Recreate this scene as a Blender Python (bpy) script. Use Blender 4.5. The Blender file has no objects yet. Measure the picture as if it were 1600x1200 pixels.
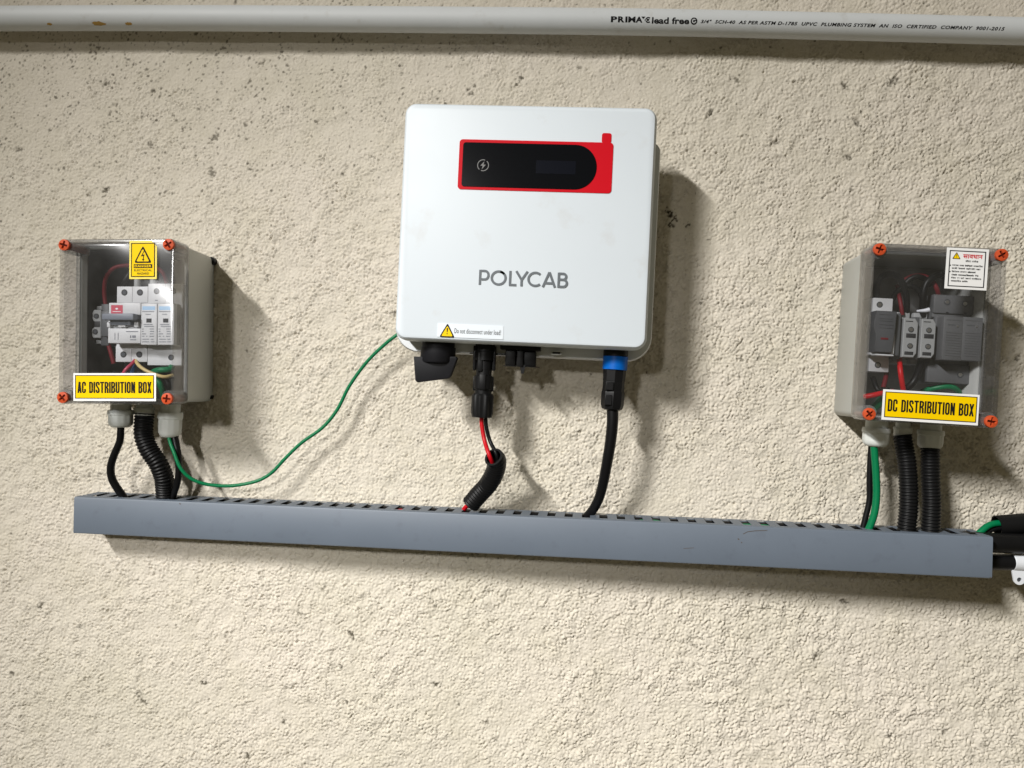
import bpy, bmesh, math, random
import numpy as np
from mathutils import Vector, Matrix

random.seed(7)
SC = bpy.context.scene
COL = SC.collection

# ------------------------------------------------------------------ camera
F_PX, DIST = 1202.0, 0.88
PITCH, YAW, ROLL = math.radians(-0.1118), math.radians(-4.2323), math.radians(2.0)
_F = np.array([math.sin(YAW) * math.cos(PITCH), math.cos(YAW) * math.cos(PITCH), math.sin(PITCH)])
_R = np.array([math.cos(YAW), -math.sin(YAW), 0.0])
_U = np.cross(_R, _F)
_R, _U = _R * math.cos(ROLL) + _U * math.sin(ROLL), -_R * math.sin(ROLL) + _U * math.cos(ROLL)
cam_data = bpy.data.cameras.new('camera')
cam_data.sensor_fit = 'HORIZONTAL'
cam_data.sensor_width = 36.0
cam_data.lens = 36.0 * F_PX / 1600.0
cam_data.clip_start = 0.01
cam_data.clip_end = 100.0
cam = bpy.data.objects.new('camera', cam_data)
COL.objects.link(cam)
cam.matrix_world = Matrix(((_R[0], _U[0], -_F[0], 0.0), (_R[1], _U[1], -_F[1], -DIST),
                           (_R[2], _U[2], -_F[2], 0.0), (0, 0, 0, 1)))
SC.camera = cam

# ------------------------------------------------------------------ world, lamps, exposure
world = bpy.data.worlds.new('World')
SC.world = world
world.use_nodes = True
world.node_tree.nodes['Background'].inputs[0].default_value = (1.0, 0.87, 0.56, 1)
world.node_tree.nodes['Background'].inputs[1].default_value = 0.122

def lamp(name, loc, sx, sy, power, color, aim, spread):
    d = bpy.data.lights.new(name, 'AREA')
    d.shape = 'RECTANGLE'
    d.size, d.size_y = sx, sy
    d.energy = power
    d.color = color
    d.spread = math.radians(spread)
    o = bpy.data.objects.new(name, d)
    COL.objects.link(o)
    o.location = loc
    z = -(Vector(aim) - Vector(loc)).normalized()
    y = Vector((0, 1, 0)); y = (y - z * y.dot(z)).normalized()
    x = y.cross(z)
    o.matrix_world = Matrix(((x.x, y.x, z.x, loc[0]), (x.y, y.y, z.y, loc[1]), (x.z, y.z, z.z, loc[2]), (0, 0, 0, 1)))
    return o
# a ceiling batten up to the left with a narrow reflector, and a smaller lamp nearer to the middle
lamp('ceiling_batten', (-2.05, -3.20, 1.98), 0.10, 0.95, 27, (1.0, 0.985, 0.955), (1.02, 0.1, -1.42), 47.5)
lamp('hanging_lamp', (-0.85, -3.00, 0.75), 0.16, 0.16, 0.95, (1.0, 0.985, 0.955), (-0.38, 0.0, -0.22), 27)
SC.view_settings.view_transform = 'Standard'
SC.view_settings.look = 'None'
SC.view_settings.gamma = 1.0
SC.view_settings.exposure = 0.07

# ------------------------------------------------------------------ helpers
def at(px, py, d=0.0):
    """point d metres in front of the wall that the photograph shows at px, py"""
    v = _F * F_PX + _R * (px - 800.0) - _U * (py - 600.0)
    t = (DIST - d) / v[1]
    return Vector((v[0] * t, -DIST + v[1] * t, v[2] * t))

MATS = {}
def mat(name, col, rough=0.5, metal=0.0, var=0.0, vscale=60.0, bump=0.0, bscale=400.0, spec=0.5, dirt=None, coat=0.0):
    if name in MATS:
        return MATS[name]
    m = bpy.data.materials.new(name)
    m.use_nodes = True
    nt = m.node_tree
    b = nt.nodes['Principled BSDF']
    b.inputs['Base Color'].default_value = (*col, 1)
    b.inputs['Roughness'].default_value = rough
    b.inputs['Metallic'].default_value = metal
    b.inputs['Specular IOR Level'].default_value = spec
    b.inputs['Coat Weight'].default_value = coat
    tc = nt.nodes.new('ShaderNodeTexCoord')
    src = None
    if var > 0:
        n = nt.nodes.new('ShaderNodeTexNoise')
        n.inputs['Scale'].default_value = vscale
        n.inputs['Detail'].default_value = 5
        n.inputs['Roughness'].default_value = 0.65
        nt.links.new(tc.outputs['Object'], n.inputs['Vector'])
        mx = nt.nodes.new('ShaderNodeMix'); mx.data_type = 'RGBA'
        mx.inputs[6].default_value = (*[c * (1 - var) for c in col], 1)
        mx.inputs[7].default_value = (*[min(1, c * (1 + var)) for c in col], 1)
        nt.links.new(n.outputs['Fac'], mx.inputs[0])
        src = mx.outputs[2]
        mr = nt.nodes.new('ShaderNodeMapRange')
        mr.inputs[3].default_value = max(0.02, rough - 0.08)
        mr.inputs[4].default_value = min(1, rough + 0.12)
        nt.links.new(n.outputs['Fac'], mr.inputs[0])
        nt.links.new(mr.outputs[0], b.inputs['Roughness'])
    if dirt:
        (dc, dscale, lo, hi, amount) = dirt
        n2 = nt.nodes.new('ShaderNodeTexNoise')
        n2.inputs['Scale'].default_value = dscale
        n2.inputs['Detail'].default_value = 6
        n2.inputs['Roughness'].default_value = 0.6
        nt.links.new(tc.outputs['Object'], n2.inputs['Vector'])
        r2 = nt.nodes.new('ShaderNodeMapRange')
        r2.inputs[1].default_value = lo; r2.inputs[2].default_value = hi
        r2.inputs[3].default_value = 0; r2.inputs[4].default_value = amount
        nt.links.new(n2.outputs['Fac'], r2.inputs[0])
        m2 = nt.nodes.new('ShaderNodeMix'); m2.data_type = 'RGBA'
        if src: nt.links.new(src, m2.inputs[6])
        else: m2.inputs[6].default_value = (*col, 1)
        m2.inputs[7].default_value = (*dc, 1)
        nt.links.new(r2.outputs[0], m2.inputs[0])
        src = m2.outputs[2]
    if src:
        nt.links.new(src, b.inputs['Base Color'])
    if bump > 0:
        n3 = nt.nodes.new('ShaderNodeTexNoise')
        n3.inputs['Scale'].default_value = bscale
        n3.inputs['Detail'].default_value = 3
        nt.links.new(tc.outputs['Object'], n3.inputs['Vector'])
        bp = nt.nodes.new('ShaderNodeBump')
        bp.inputs['Strength'].default_value = bump
        bp.inputs['Distance'].default_value = 0.0005
        nt.links.new(n3.outputs['Fac'], bp.inputs['Height'])
        nt.links.new(bp.outputs[0], b.inputs['Normal'])
    MATS[name] = m
    return m

def glass_mat(name, tint, refl=1.0, rough=0.04, haze=0.0, hcol=(0.75, 0.75, 0.75)):
    m = bpy.data.materials.new(name)
    m.use_nodes = True
    nt = m.node_tree
    nt.nodes.clear()
    out = nt.nodes.new('ShaderNodeOutputMaterial')
    tr = nt.nodes.new('ShaderNodeBsdfTransparent'); tr.inputs[0].default_value = (*tint, 1)
    gl = nt.nodes.new('ShaderNodeBsdfGlossy'); gl.inputs['Roughness'].default_value = rough
    gl.inputs[0].default_value = (refl, refl, refl, 1)
    lw = nt.nodes.new('ShaderNodeLayerWeight'); lw.inputs[0].default_value = 0.5
    pw = nt.nodes.new('ShaderNodeMath'); pw.operation = 'POWER'; pw.inputs[1].default_value = 5.0
    fr = nt.nodes.new('ShaderNodeMath'); fr.operation = 'MULTIPLY_ADD'; fr.inputs[1].default_value = 0.9; fr.inputs[2].default_value = 0.04
    nt.links.new(lw.outputs['Facing'], pw.inputs[0]); nt.links.new(pw.outputs[0], fr.inputs[0])
    mx = nt.nodes.new('ShaderNodeMixShader')
    nt.links.new(fr.outputs[0], mx.inputs[0]); nt.links.new(tr.outputs[0], mx.inputs[1]); nt.links.new(gl.outputs[0], mx.inputs[2])
    last = mx
    if haze > 0:
        df = nt.nodes.new('ShaderNodeBsdfDiffuse'); df.inputs[0].default_value = (*hcol, 1)
        tc = nt.nodes.new('ShaderNodeTexCoord')
        n = nt.nodes.new('ShaderNodeTexNoise'); n.inputs['Scale'].default_value = 45; n.inputs['Detail'].default_value = 8
        n.inputs['Roughness'].default_value = 0.7
        nt.links.new(tc.outputs['Object'], n.inputs['Vector'])
        mr = nt.nodes.new('ShaderNodeMapRange'); mr.inputs[1].default_value = 0.4; mr.inputs[2].default_value = 0.75
        mr.inputs[3].default_value = haze * 0.35; mr.inputs[4].default_value = haze
        nt.links.new(n.outputs['Fac'], mr.inputs[0])
        m2 = nt.nodes.new('ShaderNodeMixShader')
        nt.links.new(mr.outputs[0], m2.inputs[0]); nt.links.new(mx.outputs[0], m2.inputs[1]); nt.links.new(df.outputs[0], m2.inputs[2])
        last = m2
    nt.links.new(last.outputs[0], out.inputs[0])
    MATS[name] = m
    return m

def link(name, me, m=None, parent=None, smooth=True, angle=35):
    o = bpy.data.objects.new(name, me)
    if m is not None and not me.materials:
        me.materials.append(m)
    if smooth:
        me.shade_smooth()
        me.set_sharp_from_angle(angle=math.radians(angle))
    COL.objects.link(o)
    if parent is not None:
        o.parent = parent
    return o

def from_bm(name, bm, m=None, parent=None, **k):
    bmesh.ops.recalc_face_normals(bm, faces=bm.faces)
    me = bpy.data.meshes.new(name)
    bm.to_mesh(me); bm.free()
    return link(name, me, m, parent, **k)

def thing(name, label, cat, loc=(0, 0, 0), rot=(0, 0, 0), group=None):
    o = bpy.data.objects.new(name, None)
    o.empty_display_size = 0.02
    COL.objects.link(o)
    o.location = loc; o.rotation_euler = rot
    o['label'] = label; o['category'] = cat
    if group: o['group'] = group
    return o

def tag(o, label, cat, group=None):
    o['label'] = label; o['category'] = cat
    if group: o['group'] = group
    return o

def add_box(bm, x0, x1, y0, y1, z0, z1, bev=0.0, seg=2):
    if x0 > x1: x0, x1 = x1, x0
    if y0 > y1: y0, y1 = y1, y0
    if z0 > z1: z0, z1 = z1, z0
    b2 = bmesh.new()
    bmesh.ops.create_cube(b2, size=1.0)
    for v in b2.verts:
        v.co = Vector((x0 + (v.co.x + .5) * (x1 - x0), y0 + (v.co.y + .5) * (y1 - y0), z0 + (v.co.z + .5) * (z1 - z0)))
    if bev > 0:
        bmesh.ops.bevel(b2, geom=list(b2.edges), offset=bev, segments=seg, affect='EDGES', profile=0.5)
    merge(bm, b2)

def merge(bm, b2, M=None):
    if M is not None:
        bmesh.ops.transform(b2, matrix=M, verts=list(b2.verts))
    t = bpy.data.meshes.new('tmp')
    b2.to_mesh(t); b2.free()
    bm.from_mesh(t)
    bpy.data.meshes.remove(t)

def rrect(x0, x1, z0, z1, r, n=6):
    """rounded rectangle outline, counter-clockwise in x, z; r one radius or four (bl, br, tr, tl)"""
    rs = r if isinstance(r, (tuple, list)) else (r,) * 4
    pts = []
    for (cx, cz, a0, rr, sx, sz) in ((x0, z0, 180, rs[0], 1, 1), (x1, z0, 270, rs[1], -1, 1), (x1, z1, 0, rs[2], -1, -1), (x0, z1, 90, rs[3], 1, -1)):
        if rr <= 1e-6:
            pts.append((cx, cz)); continue
        for i in range(n + 1):
            a = math.radians(a0 + 90 * i / n)
            pts.append((cx + sx * rr + rr * math.cos(a), cz + sz * rr + rr * math.sin(a)))
    return pts

def add_prism(bm, pts, y0, y1, bev=0.0, seg=2, M=None):
    """outline in x, z extruded from y0 (back, larger) to y1 (front)"""
    b2 = bmesh.new()
    vs = [b2.verts.new((p[0], y0, p[1])) for p in pts]
    f = b2.faces.new(vs)
    r = bmesh.ops.extrude_face_region(b2, geom=[f])
    nv = [g for g in r['geom'] if isinstance(g, bmesh.types.BMVert)]
    for v in nv: v.co.y = y1
    if bev > 0:
        nf = [g for g in r['geom'] if isinstance(g, bmesh.types.BMFace)]
        es = [e for g in nf for e in g.edges]
        bmesh.ops.bevel(b2, geom=es, offset=bev, segments=seg, affect='EDGES', profile=0.5)
    merge(bm, b2, M)

def add_loft(bm, rings, cap0=True, cap1=True, closed=True):
    """rings: list of equal-length point lists"""
    vr = [[bm.verts.new(p) for p in r] for r in rings]
    n = len(rings[0])
    for a, b in zip(vr[:-1], vr[1:]):
        for i in range(n if closed else n - 1):
            j = (i + 1) % n
            bm.faces.new((a[i], a[j], b[j], b[i]))
    if cap0: bm.faces.new(list(reversed(vr[0])))
    if cap1: bm.faces.new(vr[-1])

def add_lathe(bm, prof, cx, cy, n=24, axis='z', c0=0.0, cap=True, lobes=0, lobe_amp=0.0, lobe_rng=None):
    """prof: list of (t, r) along the axis"""
    rings = []
    for (t, r) in prof:
        ring = []
        for i in range(n):
            a = 2 * math.pi * i / n
            rr = r
            if lobes and (lobe_rng is None or lobe_rng[0] <= t <= lobe_rng[1]):
                rr = r * (1 - lobe_amp * (0.5 + 0.5 * math.copysign(abs(math.cos(a * lobes)) ** 0.4, math.cos(a * lobes))))
            p = (cx + rr * math.cos(a), cy + rr * math.sin(a), c0 + t) if axis == 'z' else (cx + rr * math.cos(a), c0 + t, cy + rr * math.sin(a))
            ring.append(p)
        rings.append(ring)
    add_loft(bm, rings, cap, cap)

def spline(pts, step):
    """Catmull-Rom through pts, resampled about every step metres"""
    P = [Vector(p) for p in pts]
    P = [P[0] * 2 - P[1]] + P + [P[-1] * 2 - P[-2]]
    out = []
    for i in range(1, len(P) - 2):
        a, b, c, d = P[i - 1], P[i], P[i + 1], P[i + 2]
        n = 24
        for k in range(n):
            t = k / n
            out.append(0.5 * ((2 * b) + (c - a) * t + (2 * a - 5 * b + 4 * c - d) * t * t + (3 * b - a - 3 * c + d) * t ** 3))
    out.append(P[-2])
    L = [0.0]
    for a, b in zip(out[:-1], out[1:]): L.append(L[-1] + (b - a).length)
    n = max(2, int(round(L[-1] / step)))
    res, j = [], 0
    for k in range(n + 1):
        s = L[-1] * k / n
        while j < len(L) - 2 and L[j + 1] < s: j += 1
        t = (s - L[j]) / max(1e-9, L[j + 1] - L[j])
        res.append(out[j].lerp(out[j + 1], t))
    return res, L[-1]

def tube_rings(path, rad, seg, sx=1.0):
    rings = []
    T = [(path[min(i + 1, len(path) - 1)] - path[max(i - 1, 0)]).normalized() for i in range(len(path))]
    ref = Vector((0, 1, 0)) if abs(T[0].y) < 0.9 else Vector((1, 0, 0))
    nrm = (ref - T[0] * ref.dot(T[0])).normalized()
    for i, (p, t) in enumerate(zip(path, T)):
        nrm = (nrm - t * nrm.dot(t)).normalized()
        bn = t.cross(nrm)
        r = rad(i) if callable(rad) else rad
        rings.append([p + (nrm * math.cos(2 * math.pi * k / seg) + bn * math.sin(2 * math.pi * k / seg)) * r for k in range(seg)])
    return rings

def add_tube(bm, pts, rad, seg=12, step=0.004, taper=None, cap=True):
    path, L = spline(pts, step)
    n = len(path) - 1
    f = (lambda i: rad + (taper - rad) * i / n) if taper is not None else rad
    add_loft(bm, tube_rings(path, f, seg), cap, cap)

def add_corrugated(bm, pts, rad, pitch=0.0036, depth=0.0011, seg=20, ribs=lambda s: 1.0, hollow=True):
    path, L = spline(pts, pitch / 6)
    n = len(path) - 1
    prof = [0, 0.05, 0.4, 1, 0.85, 0.35]
    f = lambda i: rad - depth * prof[i % 6] * ribs(i / n)
    rings = tube_rings(path, f, seg)
    if hollow:
        inner = tube_rings(path, rad - depth - 0.0012, seg)
        rings = [inner[min(14, n)]] + list(reversed(inner[:min(14, n)])) + rings + list(reversed(inner[-min(14, n):]))
        add_loft(bm, rings, True, True)
    else:
        add_loft(bm, rings, True, True)

def cable(name, label, cat, pts, rad, m, group=None, taper=None, corr=False, seg=12, **k):
    """pts are world points; the thing's origin sits at its first point"""
    o0 = Vector(pts[0])
    bm = bmesh.new()
    loc = [Vector(p) - o0 for p in pts]
    if corr: add_corrugated(bm, loc, rad, **k)
    else: add_tube(bm, loc, rad, seg=seg, taper=taper, **k)
    o = from_bm(name, bm, m, None, angle=60)
    o.location = o0
    return tag(o, label, cat, group)

def text_mesh(s, bold=0.0, shear=0.0, space=1.0):
    cu = bpy.data.curves.new('lettering', 'FONT')
    cu.body = s
    cu.size = 1.0
    cu.offset = bold
    cu.shear = shear
    cu.space_character = space
    cu.resolution_u = 3
    o = bpy.data.objects.new('lettering', cu)
    COL.objects.link(o)
    dg = bpy.context.evaluated_depsgraph_get()
    me = bpy.data.meshes.new_from_object(o.evaluated_get(dg))
    bpy.data.objects.remove(o)
    bpy.data.curves.remove(cu)
    co = np.empty(len(me.vertices) * 3, np.float32)
    me.vertices.foreach_get('co', co)
    return me, co.reshape(-1, 3)

def text(parent, s, m, x0, x1, z0, z1, y, bold=0.0, shear=0.0, space=1.0, name='lettering', rot=0.0, fn=None):
    """lettering fitted to the rectangle x0..x1, z0..z1, facing -y"""
    me, co = text_mesh(s, bold, shear, space)
    if fn is not None:
        bm = bmesh.new(); bm.from_mesh(me)
        lo, hi = co[:, 1].min(), co[:, 1].max()
        for i in range(1, 7):
            bmesh.ops.bisect_plane(bm, geom=list(bm.verts) + list(bm.edges) + list(bm.faces), plane_co=(0, lo + (hi - lo) * i / 7, 0), plane_no=(0, 1, 0))
        bmesh.ops.triangulate(bm, faces=bm.faces)
        bm.to_mesh(me); bm.free()
        co = np.empty(len(me.vertices) * 3, np.float32)
        me.vertices.foreach_get('co', co); co = co.reshape(-1, 3)
    mn, mxx = co.min(0), co.max(0)
    u = (co[:, 0] - mn[0]) / (mxx[0] - mn[0])
    v = (co[:, 1] - mn[1]) / (mxx[1] - mn[1])
    X = x0 + u * (x1 - x0); Z = z0 + v * (z1 - z0)
    out = np.empty_like(co)
    if fn is not None:
        out[:] = np.array([fn(a, b) for a, b in zip(X, Z)])
    else:
        out[:, 0], out[:, 1], out[:, 2] = X, y, Z
    me.vertices.foreach_set('co', out.ravel())
    me.materials.clear()
    me.update()
    return link(name, me, m, parent, smooth=False)

def add_stroke(bm, P, th, y):
    """flat pen stroke of width th along P, at depth y"""
    n = len(P)
    lft, rgt = [], []
    for i in range(n):
        d0 = (P[i] - P[i - 1]).normalized() if i > 0 else (P[1] - P[0]).normalized()
        d1 = (P[i + 1] - P[i]).normalized() if i < n - 1 else d0
        t0 = d0 + d1
        t0 = t0.normalized() if t0.length > 1e-6 else d0
        nn = Vector((-t0.z, 0, t0.x))
        k = th / 2 / max(0.35, abs(nn.dot(Vector((-d0.z, 0, d0.x)))))
        lft.append(P[i] + nn * k); rgt.append(P[i] - nn * k)
    vl = [[bm.verts.new((p.x, y, p.z)) for p in s_] for s_ in (lft, rgt)]
    for i in range(n - 1):
        bm.faces.new((vl[0][i], vl[1][i], vl[1][i + 1], vl[0][i + 1]))

def block_text(parent, s, m, x0, x1, z0, z1, y, gap=0.17):
    """heavy condensed capitals drawn with a broad pen, joined into one piece of lettering"""
    wid = lambda c: 0.40 if c == 'I' else 0.55 if c == ' ' else 1.0
    tot = sum(wid(c) for c in s) + gap * (len(s) - 1)
    k = (x1 - x0) / tot
    H = z1 - z0
    th = 0.375 * k
    l, r = 0.1875, 0.8125
    b = th / 2 / H; t = 1 - b
    G = {'A': [[(.16, 0), (.47, 1)], [(.84, 0), (.53, 1)], [(.3, .24), (.7, .24)]],
         'C': [[(r, .64), (r, .86), (.66, t), (.34, t), (l, .86), (l, .14), (.34, b), (.66, b), (r, .14), (r, .36)]],
         'D': [[(l, 0), (l, 1)], [(l, t), (.58, t), (r, .85), (r, .15), (.58, b), (l, b)]],
         'I': [[(.5, 0), (.5, 1)]],
         'S': [[(r, .70), (r, .86), (.66, t), (.34, t), (l, .86), (l, .69), (.36, .56), (.64, .44), (r, .31), (r, .14), (.66, b), (.34, b), (l, .14), (l, .30)]],
         'T': [[(0, t), (1, t)], [(.5, 1), (.5, 0)]],
         'R': [[(l, 0), (l, 1)], [(l, t), (.6, t), (r, .87), (r, .65), (.6, .51), (l, .51)], [(.5, .51), (r - .02, .38), (r, 0)]],
         'B': [[(l, 0), (l, 1)], [(l, t), (.6, t), (r, .87), (r, .66), (.6, .53), (l, .53)], [(.5, .53), (.64, .51), (r, .39), (r, .14), (.6, b), (l, b)]],
         'U': [[(l, 1), (l, .15), (.34, b), (.66, b), (r, .15), (r, 1)]],
         'O': [[(.5, t), (.36, t), (l, .85), (l, .15), (.36, b), (.64, b), (r, .15), (r, .85), (.64, t), (.5, t)]],
         'N': [[(l, 0), (l, 1)], [(r, 0), (r, 1)], [(l, 1), (r, 0)]],
         'X': [[(.15, 0), (.85, 1)], [(.85, 0), (.15, 1)]]}
    bm = bmesh.new(); x = x0
    for c in s:
        w = wid(c) * k
        for q, path in enumerate(G.get(c, [])):
            if c == 'I':
                P = [Vector((x + w / 2, 0, z0 + v * H)) for u, v in path]
            else:
                P = [Vector((x + u * w, 0, z0 + v * H)) for u, v in path]
            add_stroke(bm, P, th, y - 0.00003 * q)
        x += w + gap * k
    return from_bm('lettering', bm, m, parent, smooth=False)

def ring_prism(bm, outer, inner, y0, y1):
    """flat frame between two outlines of equal count"""
    n = len(outer)
    ro = [[(p[0], y0, p[1]) for p in outer], [(p[0], y1, p[1]) for p in outer],
          [(p[0], y1, p[1]) for p in inner], [(p[0], y0, p[1]) for p in inner]]
    vr = [[bm.verts.new(p) for p in r] for r in ro]
    for a, b in ((0, 1), (1, 2), (2, 3), (3, 0)):
        for i in range(n):
            j = (i + 1) % n
            bm.faces.new((vr[a][i], vr[a][j], vr[b][j], vr[b][i]))

class Frame:
    """a thing's own axes: turned by r about the wall's normal at x, z"""
    def __init__(s, x, z, r, y=0.0):
        s.x, s.z, s.r, s.y = x, z, r, y
        s.c, s.s = math.cos(r), math.sin(r)
    def L(s, px, py, d):
        p = at(px, py, d)
        dx, dz = p.x - s.x, p.z - s.z
        return Vector((dx * s.c + dz * s.s, p.y - s.y, -dx * s.s + dz * s.c))
    def W(s, v):
        return Vector((s.x + v[0] * s.c - v[2] * s.s, s.y + v[1], s.z + v[0] * s.s + v[2] * s.c))
    def thing(s, name, label, cat, base=(0, 0, 0), group=None):
        return thing(name, label, cat, s.W(base), (0, -s.r, 0), group)

# ------------------------------------------------------------------ materials
M_pvc = mat('pvc_pipe', (0.54, 0.56, 0.575), 0.55, var=0.05, vscale=18, dirt=((0.30, 0.26, 0.2), 55, 0.62, 0.8, 0.35))
M_ink = mat('black_ink', (0.008, 0.008, 0.009), 0.6, spec=0.15)
M_white = mat('inverter_white_paint', (0.635, 0.69, 0.745), 0.45, var=0.015, vscale=12, bump=0.15, bscale=1500, dirt=((0.46, 0.41, 0.36), 26, 0.60, 0.76, 0.22))
M_shell = mat('inverter_shell_paint', (0.66, 0.68, 0.70), 0.5, var=0.02, bump=0.2, bscale=1500)
M_red = mat('red_print', (0.56, 0.003, 0.012), 0.4, spec=0.12)
M_screen = mat('black_display', (0.003, 0.0035, 0.005), 0.15, spec=0.2)
M_lcd = mat('dim_display_window', (0.0038, 0.0048, 0.009), 0.2, spec=0.2)
M_icon = mat('silver_print', (0.20, 0.20, 0.20), 0.5, spec=0.2)
M_logo = mat('grey_print', (0.10, 0.115, 0.13), 0.5)
M_black = mat('black_plastic', (0.006, 0.006, 0.0065), 0.45, var=0.1, vscale=80, spec=0.2)
M_blackm = mat('matt_black_plastic', (0.008, 0.008, 0.010), 0.55, var=0.15, vscale=50, bump=0.15, spec=0.2)
M_blue = mat('blue_plastic', (0.0, 0.10, 0.44), 0.4, spec=0.2)
M_duct = mat('blue_grey_pvc', (0.115, 0.140, 0.178), 0.5, var=0.09, vscale=9, dirt=((0.085, 0.10, 0.13), 60, 0.57, 0.8, 0.55))
M_base = mat('light_grey_plastic', (0.46, 0.47, 0.45), 0.5, var=0.04, vscale=30, bump=0.2, bscale=900)
M_gland = mat('grey_nylon', (0.50, 0.52, 0.50), 0.45, var=0.05)
M_gland2 = mat('pale_nylon', (0.62, 0.64, 0.62), 0.45, var=0.04)
M_plate = mat('dark_mounting_plate', (0.022, 0.022, 0.023), 0.6, var=0.2, vscale=40)
M_orange = mat('orange_plastic', (0.52, 0.072, 0.020), 0.5, spec=0.25, var=0.06)
M_recess = mat('recess_shadow_plastic', (0.07, 0.006, 0.002), 0.7, spec=0.1)
M_yellow = mat('yellow_print', (0.84, 0.56, 0.0), 0.4, var=0.02, spec=0.12)
M_label = mat('white_label', (0.80, 0.80, 0.80), 0.45)
M_mcb = mat('breaker_white', (0.64, 0.65, 0.66), 0.42, var=0.02)
M_mcbg = mat('breaker_grey', (0.20, 0.22, 0.26), 0.45)
M_hole = mat('terminal_black', (0.02, 0.021, 0.024), 0.6)
M_steel = mat('screw_steel', (0.45, 0.45, 0.44), 0.35, metal=0.9)
M_tblk = mat('terminal_grey', (0.33, 0.34, 0.34), 0.5, var=0.05)
M_tdark = mat('terminal_dark_grey', (0.085, 0.09, 0.095), 0.5)
M_spd = mat('arrester_dark_grey', (0.105, 0.108, 0.112), 0.48, var=0.04)
M_fuse = mat('fuse_puller_grey', (0.07, 0.074, 0.08), 0.5)
M_ltblue = mat('pale_blue_print', (0.40, 0.60, 0.82), 0.5)
M_pink = mat('faded_red_print', (0.55, 0.07, 0.11), 0.5)
M_grey = mat('grey_text_ink', (0.22, 0.23, 0.26), 0.6)
M_wred = mat('red_insulation', (0.45, 0.004, 0.010), 0.4, spec=0.25)
M_wred2 = mat('deep_red_insulation', (0.14, 0.008, 0.014), 0.5, spec=0.2)
M_wblk = mat('black_insulation', (0.005, 0.005, 0.0055), 0.4, spec=0.2)
M_wgrn = mat('green_insulation', (0.0, 0.15, 0.055), 0.4, spec=0.25)
M_wyel = mat('cream_insulation', (0.58, 0.45, 0.20), 0.4)
M_wblu = mat('blue_insulation', (0.03, 0.12, 0.32), 0.4)
M_clip = mat('white_nylon', (0.66, 0.68, 0.72), 0.4, var=0.03)
M_hose = mat('conduit_black', (0.005, 0.005, 0.0055), 0.45, spec=0.2)
M_clear = glass_mat('clear_polycarbonate', (0.93, 0.93, 0.94), 0.8, 0.17, haze=0.016)
M_side = glass_mat('clear_polycarbonate_side', (0.95, 0.95, 0.95), 1.0, 0.15, haze=0.045, hcol=(0.6, 0.6, 0.6))
M_edge = glass_mat('clear_polycarbonate_edge', (0.78, 0.79, 0.79), 1.0, 0.12, haze=0.22)

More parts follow.
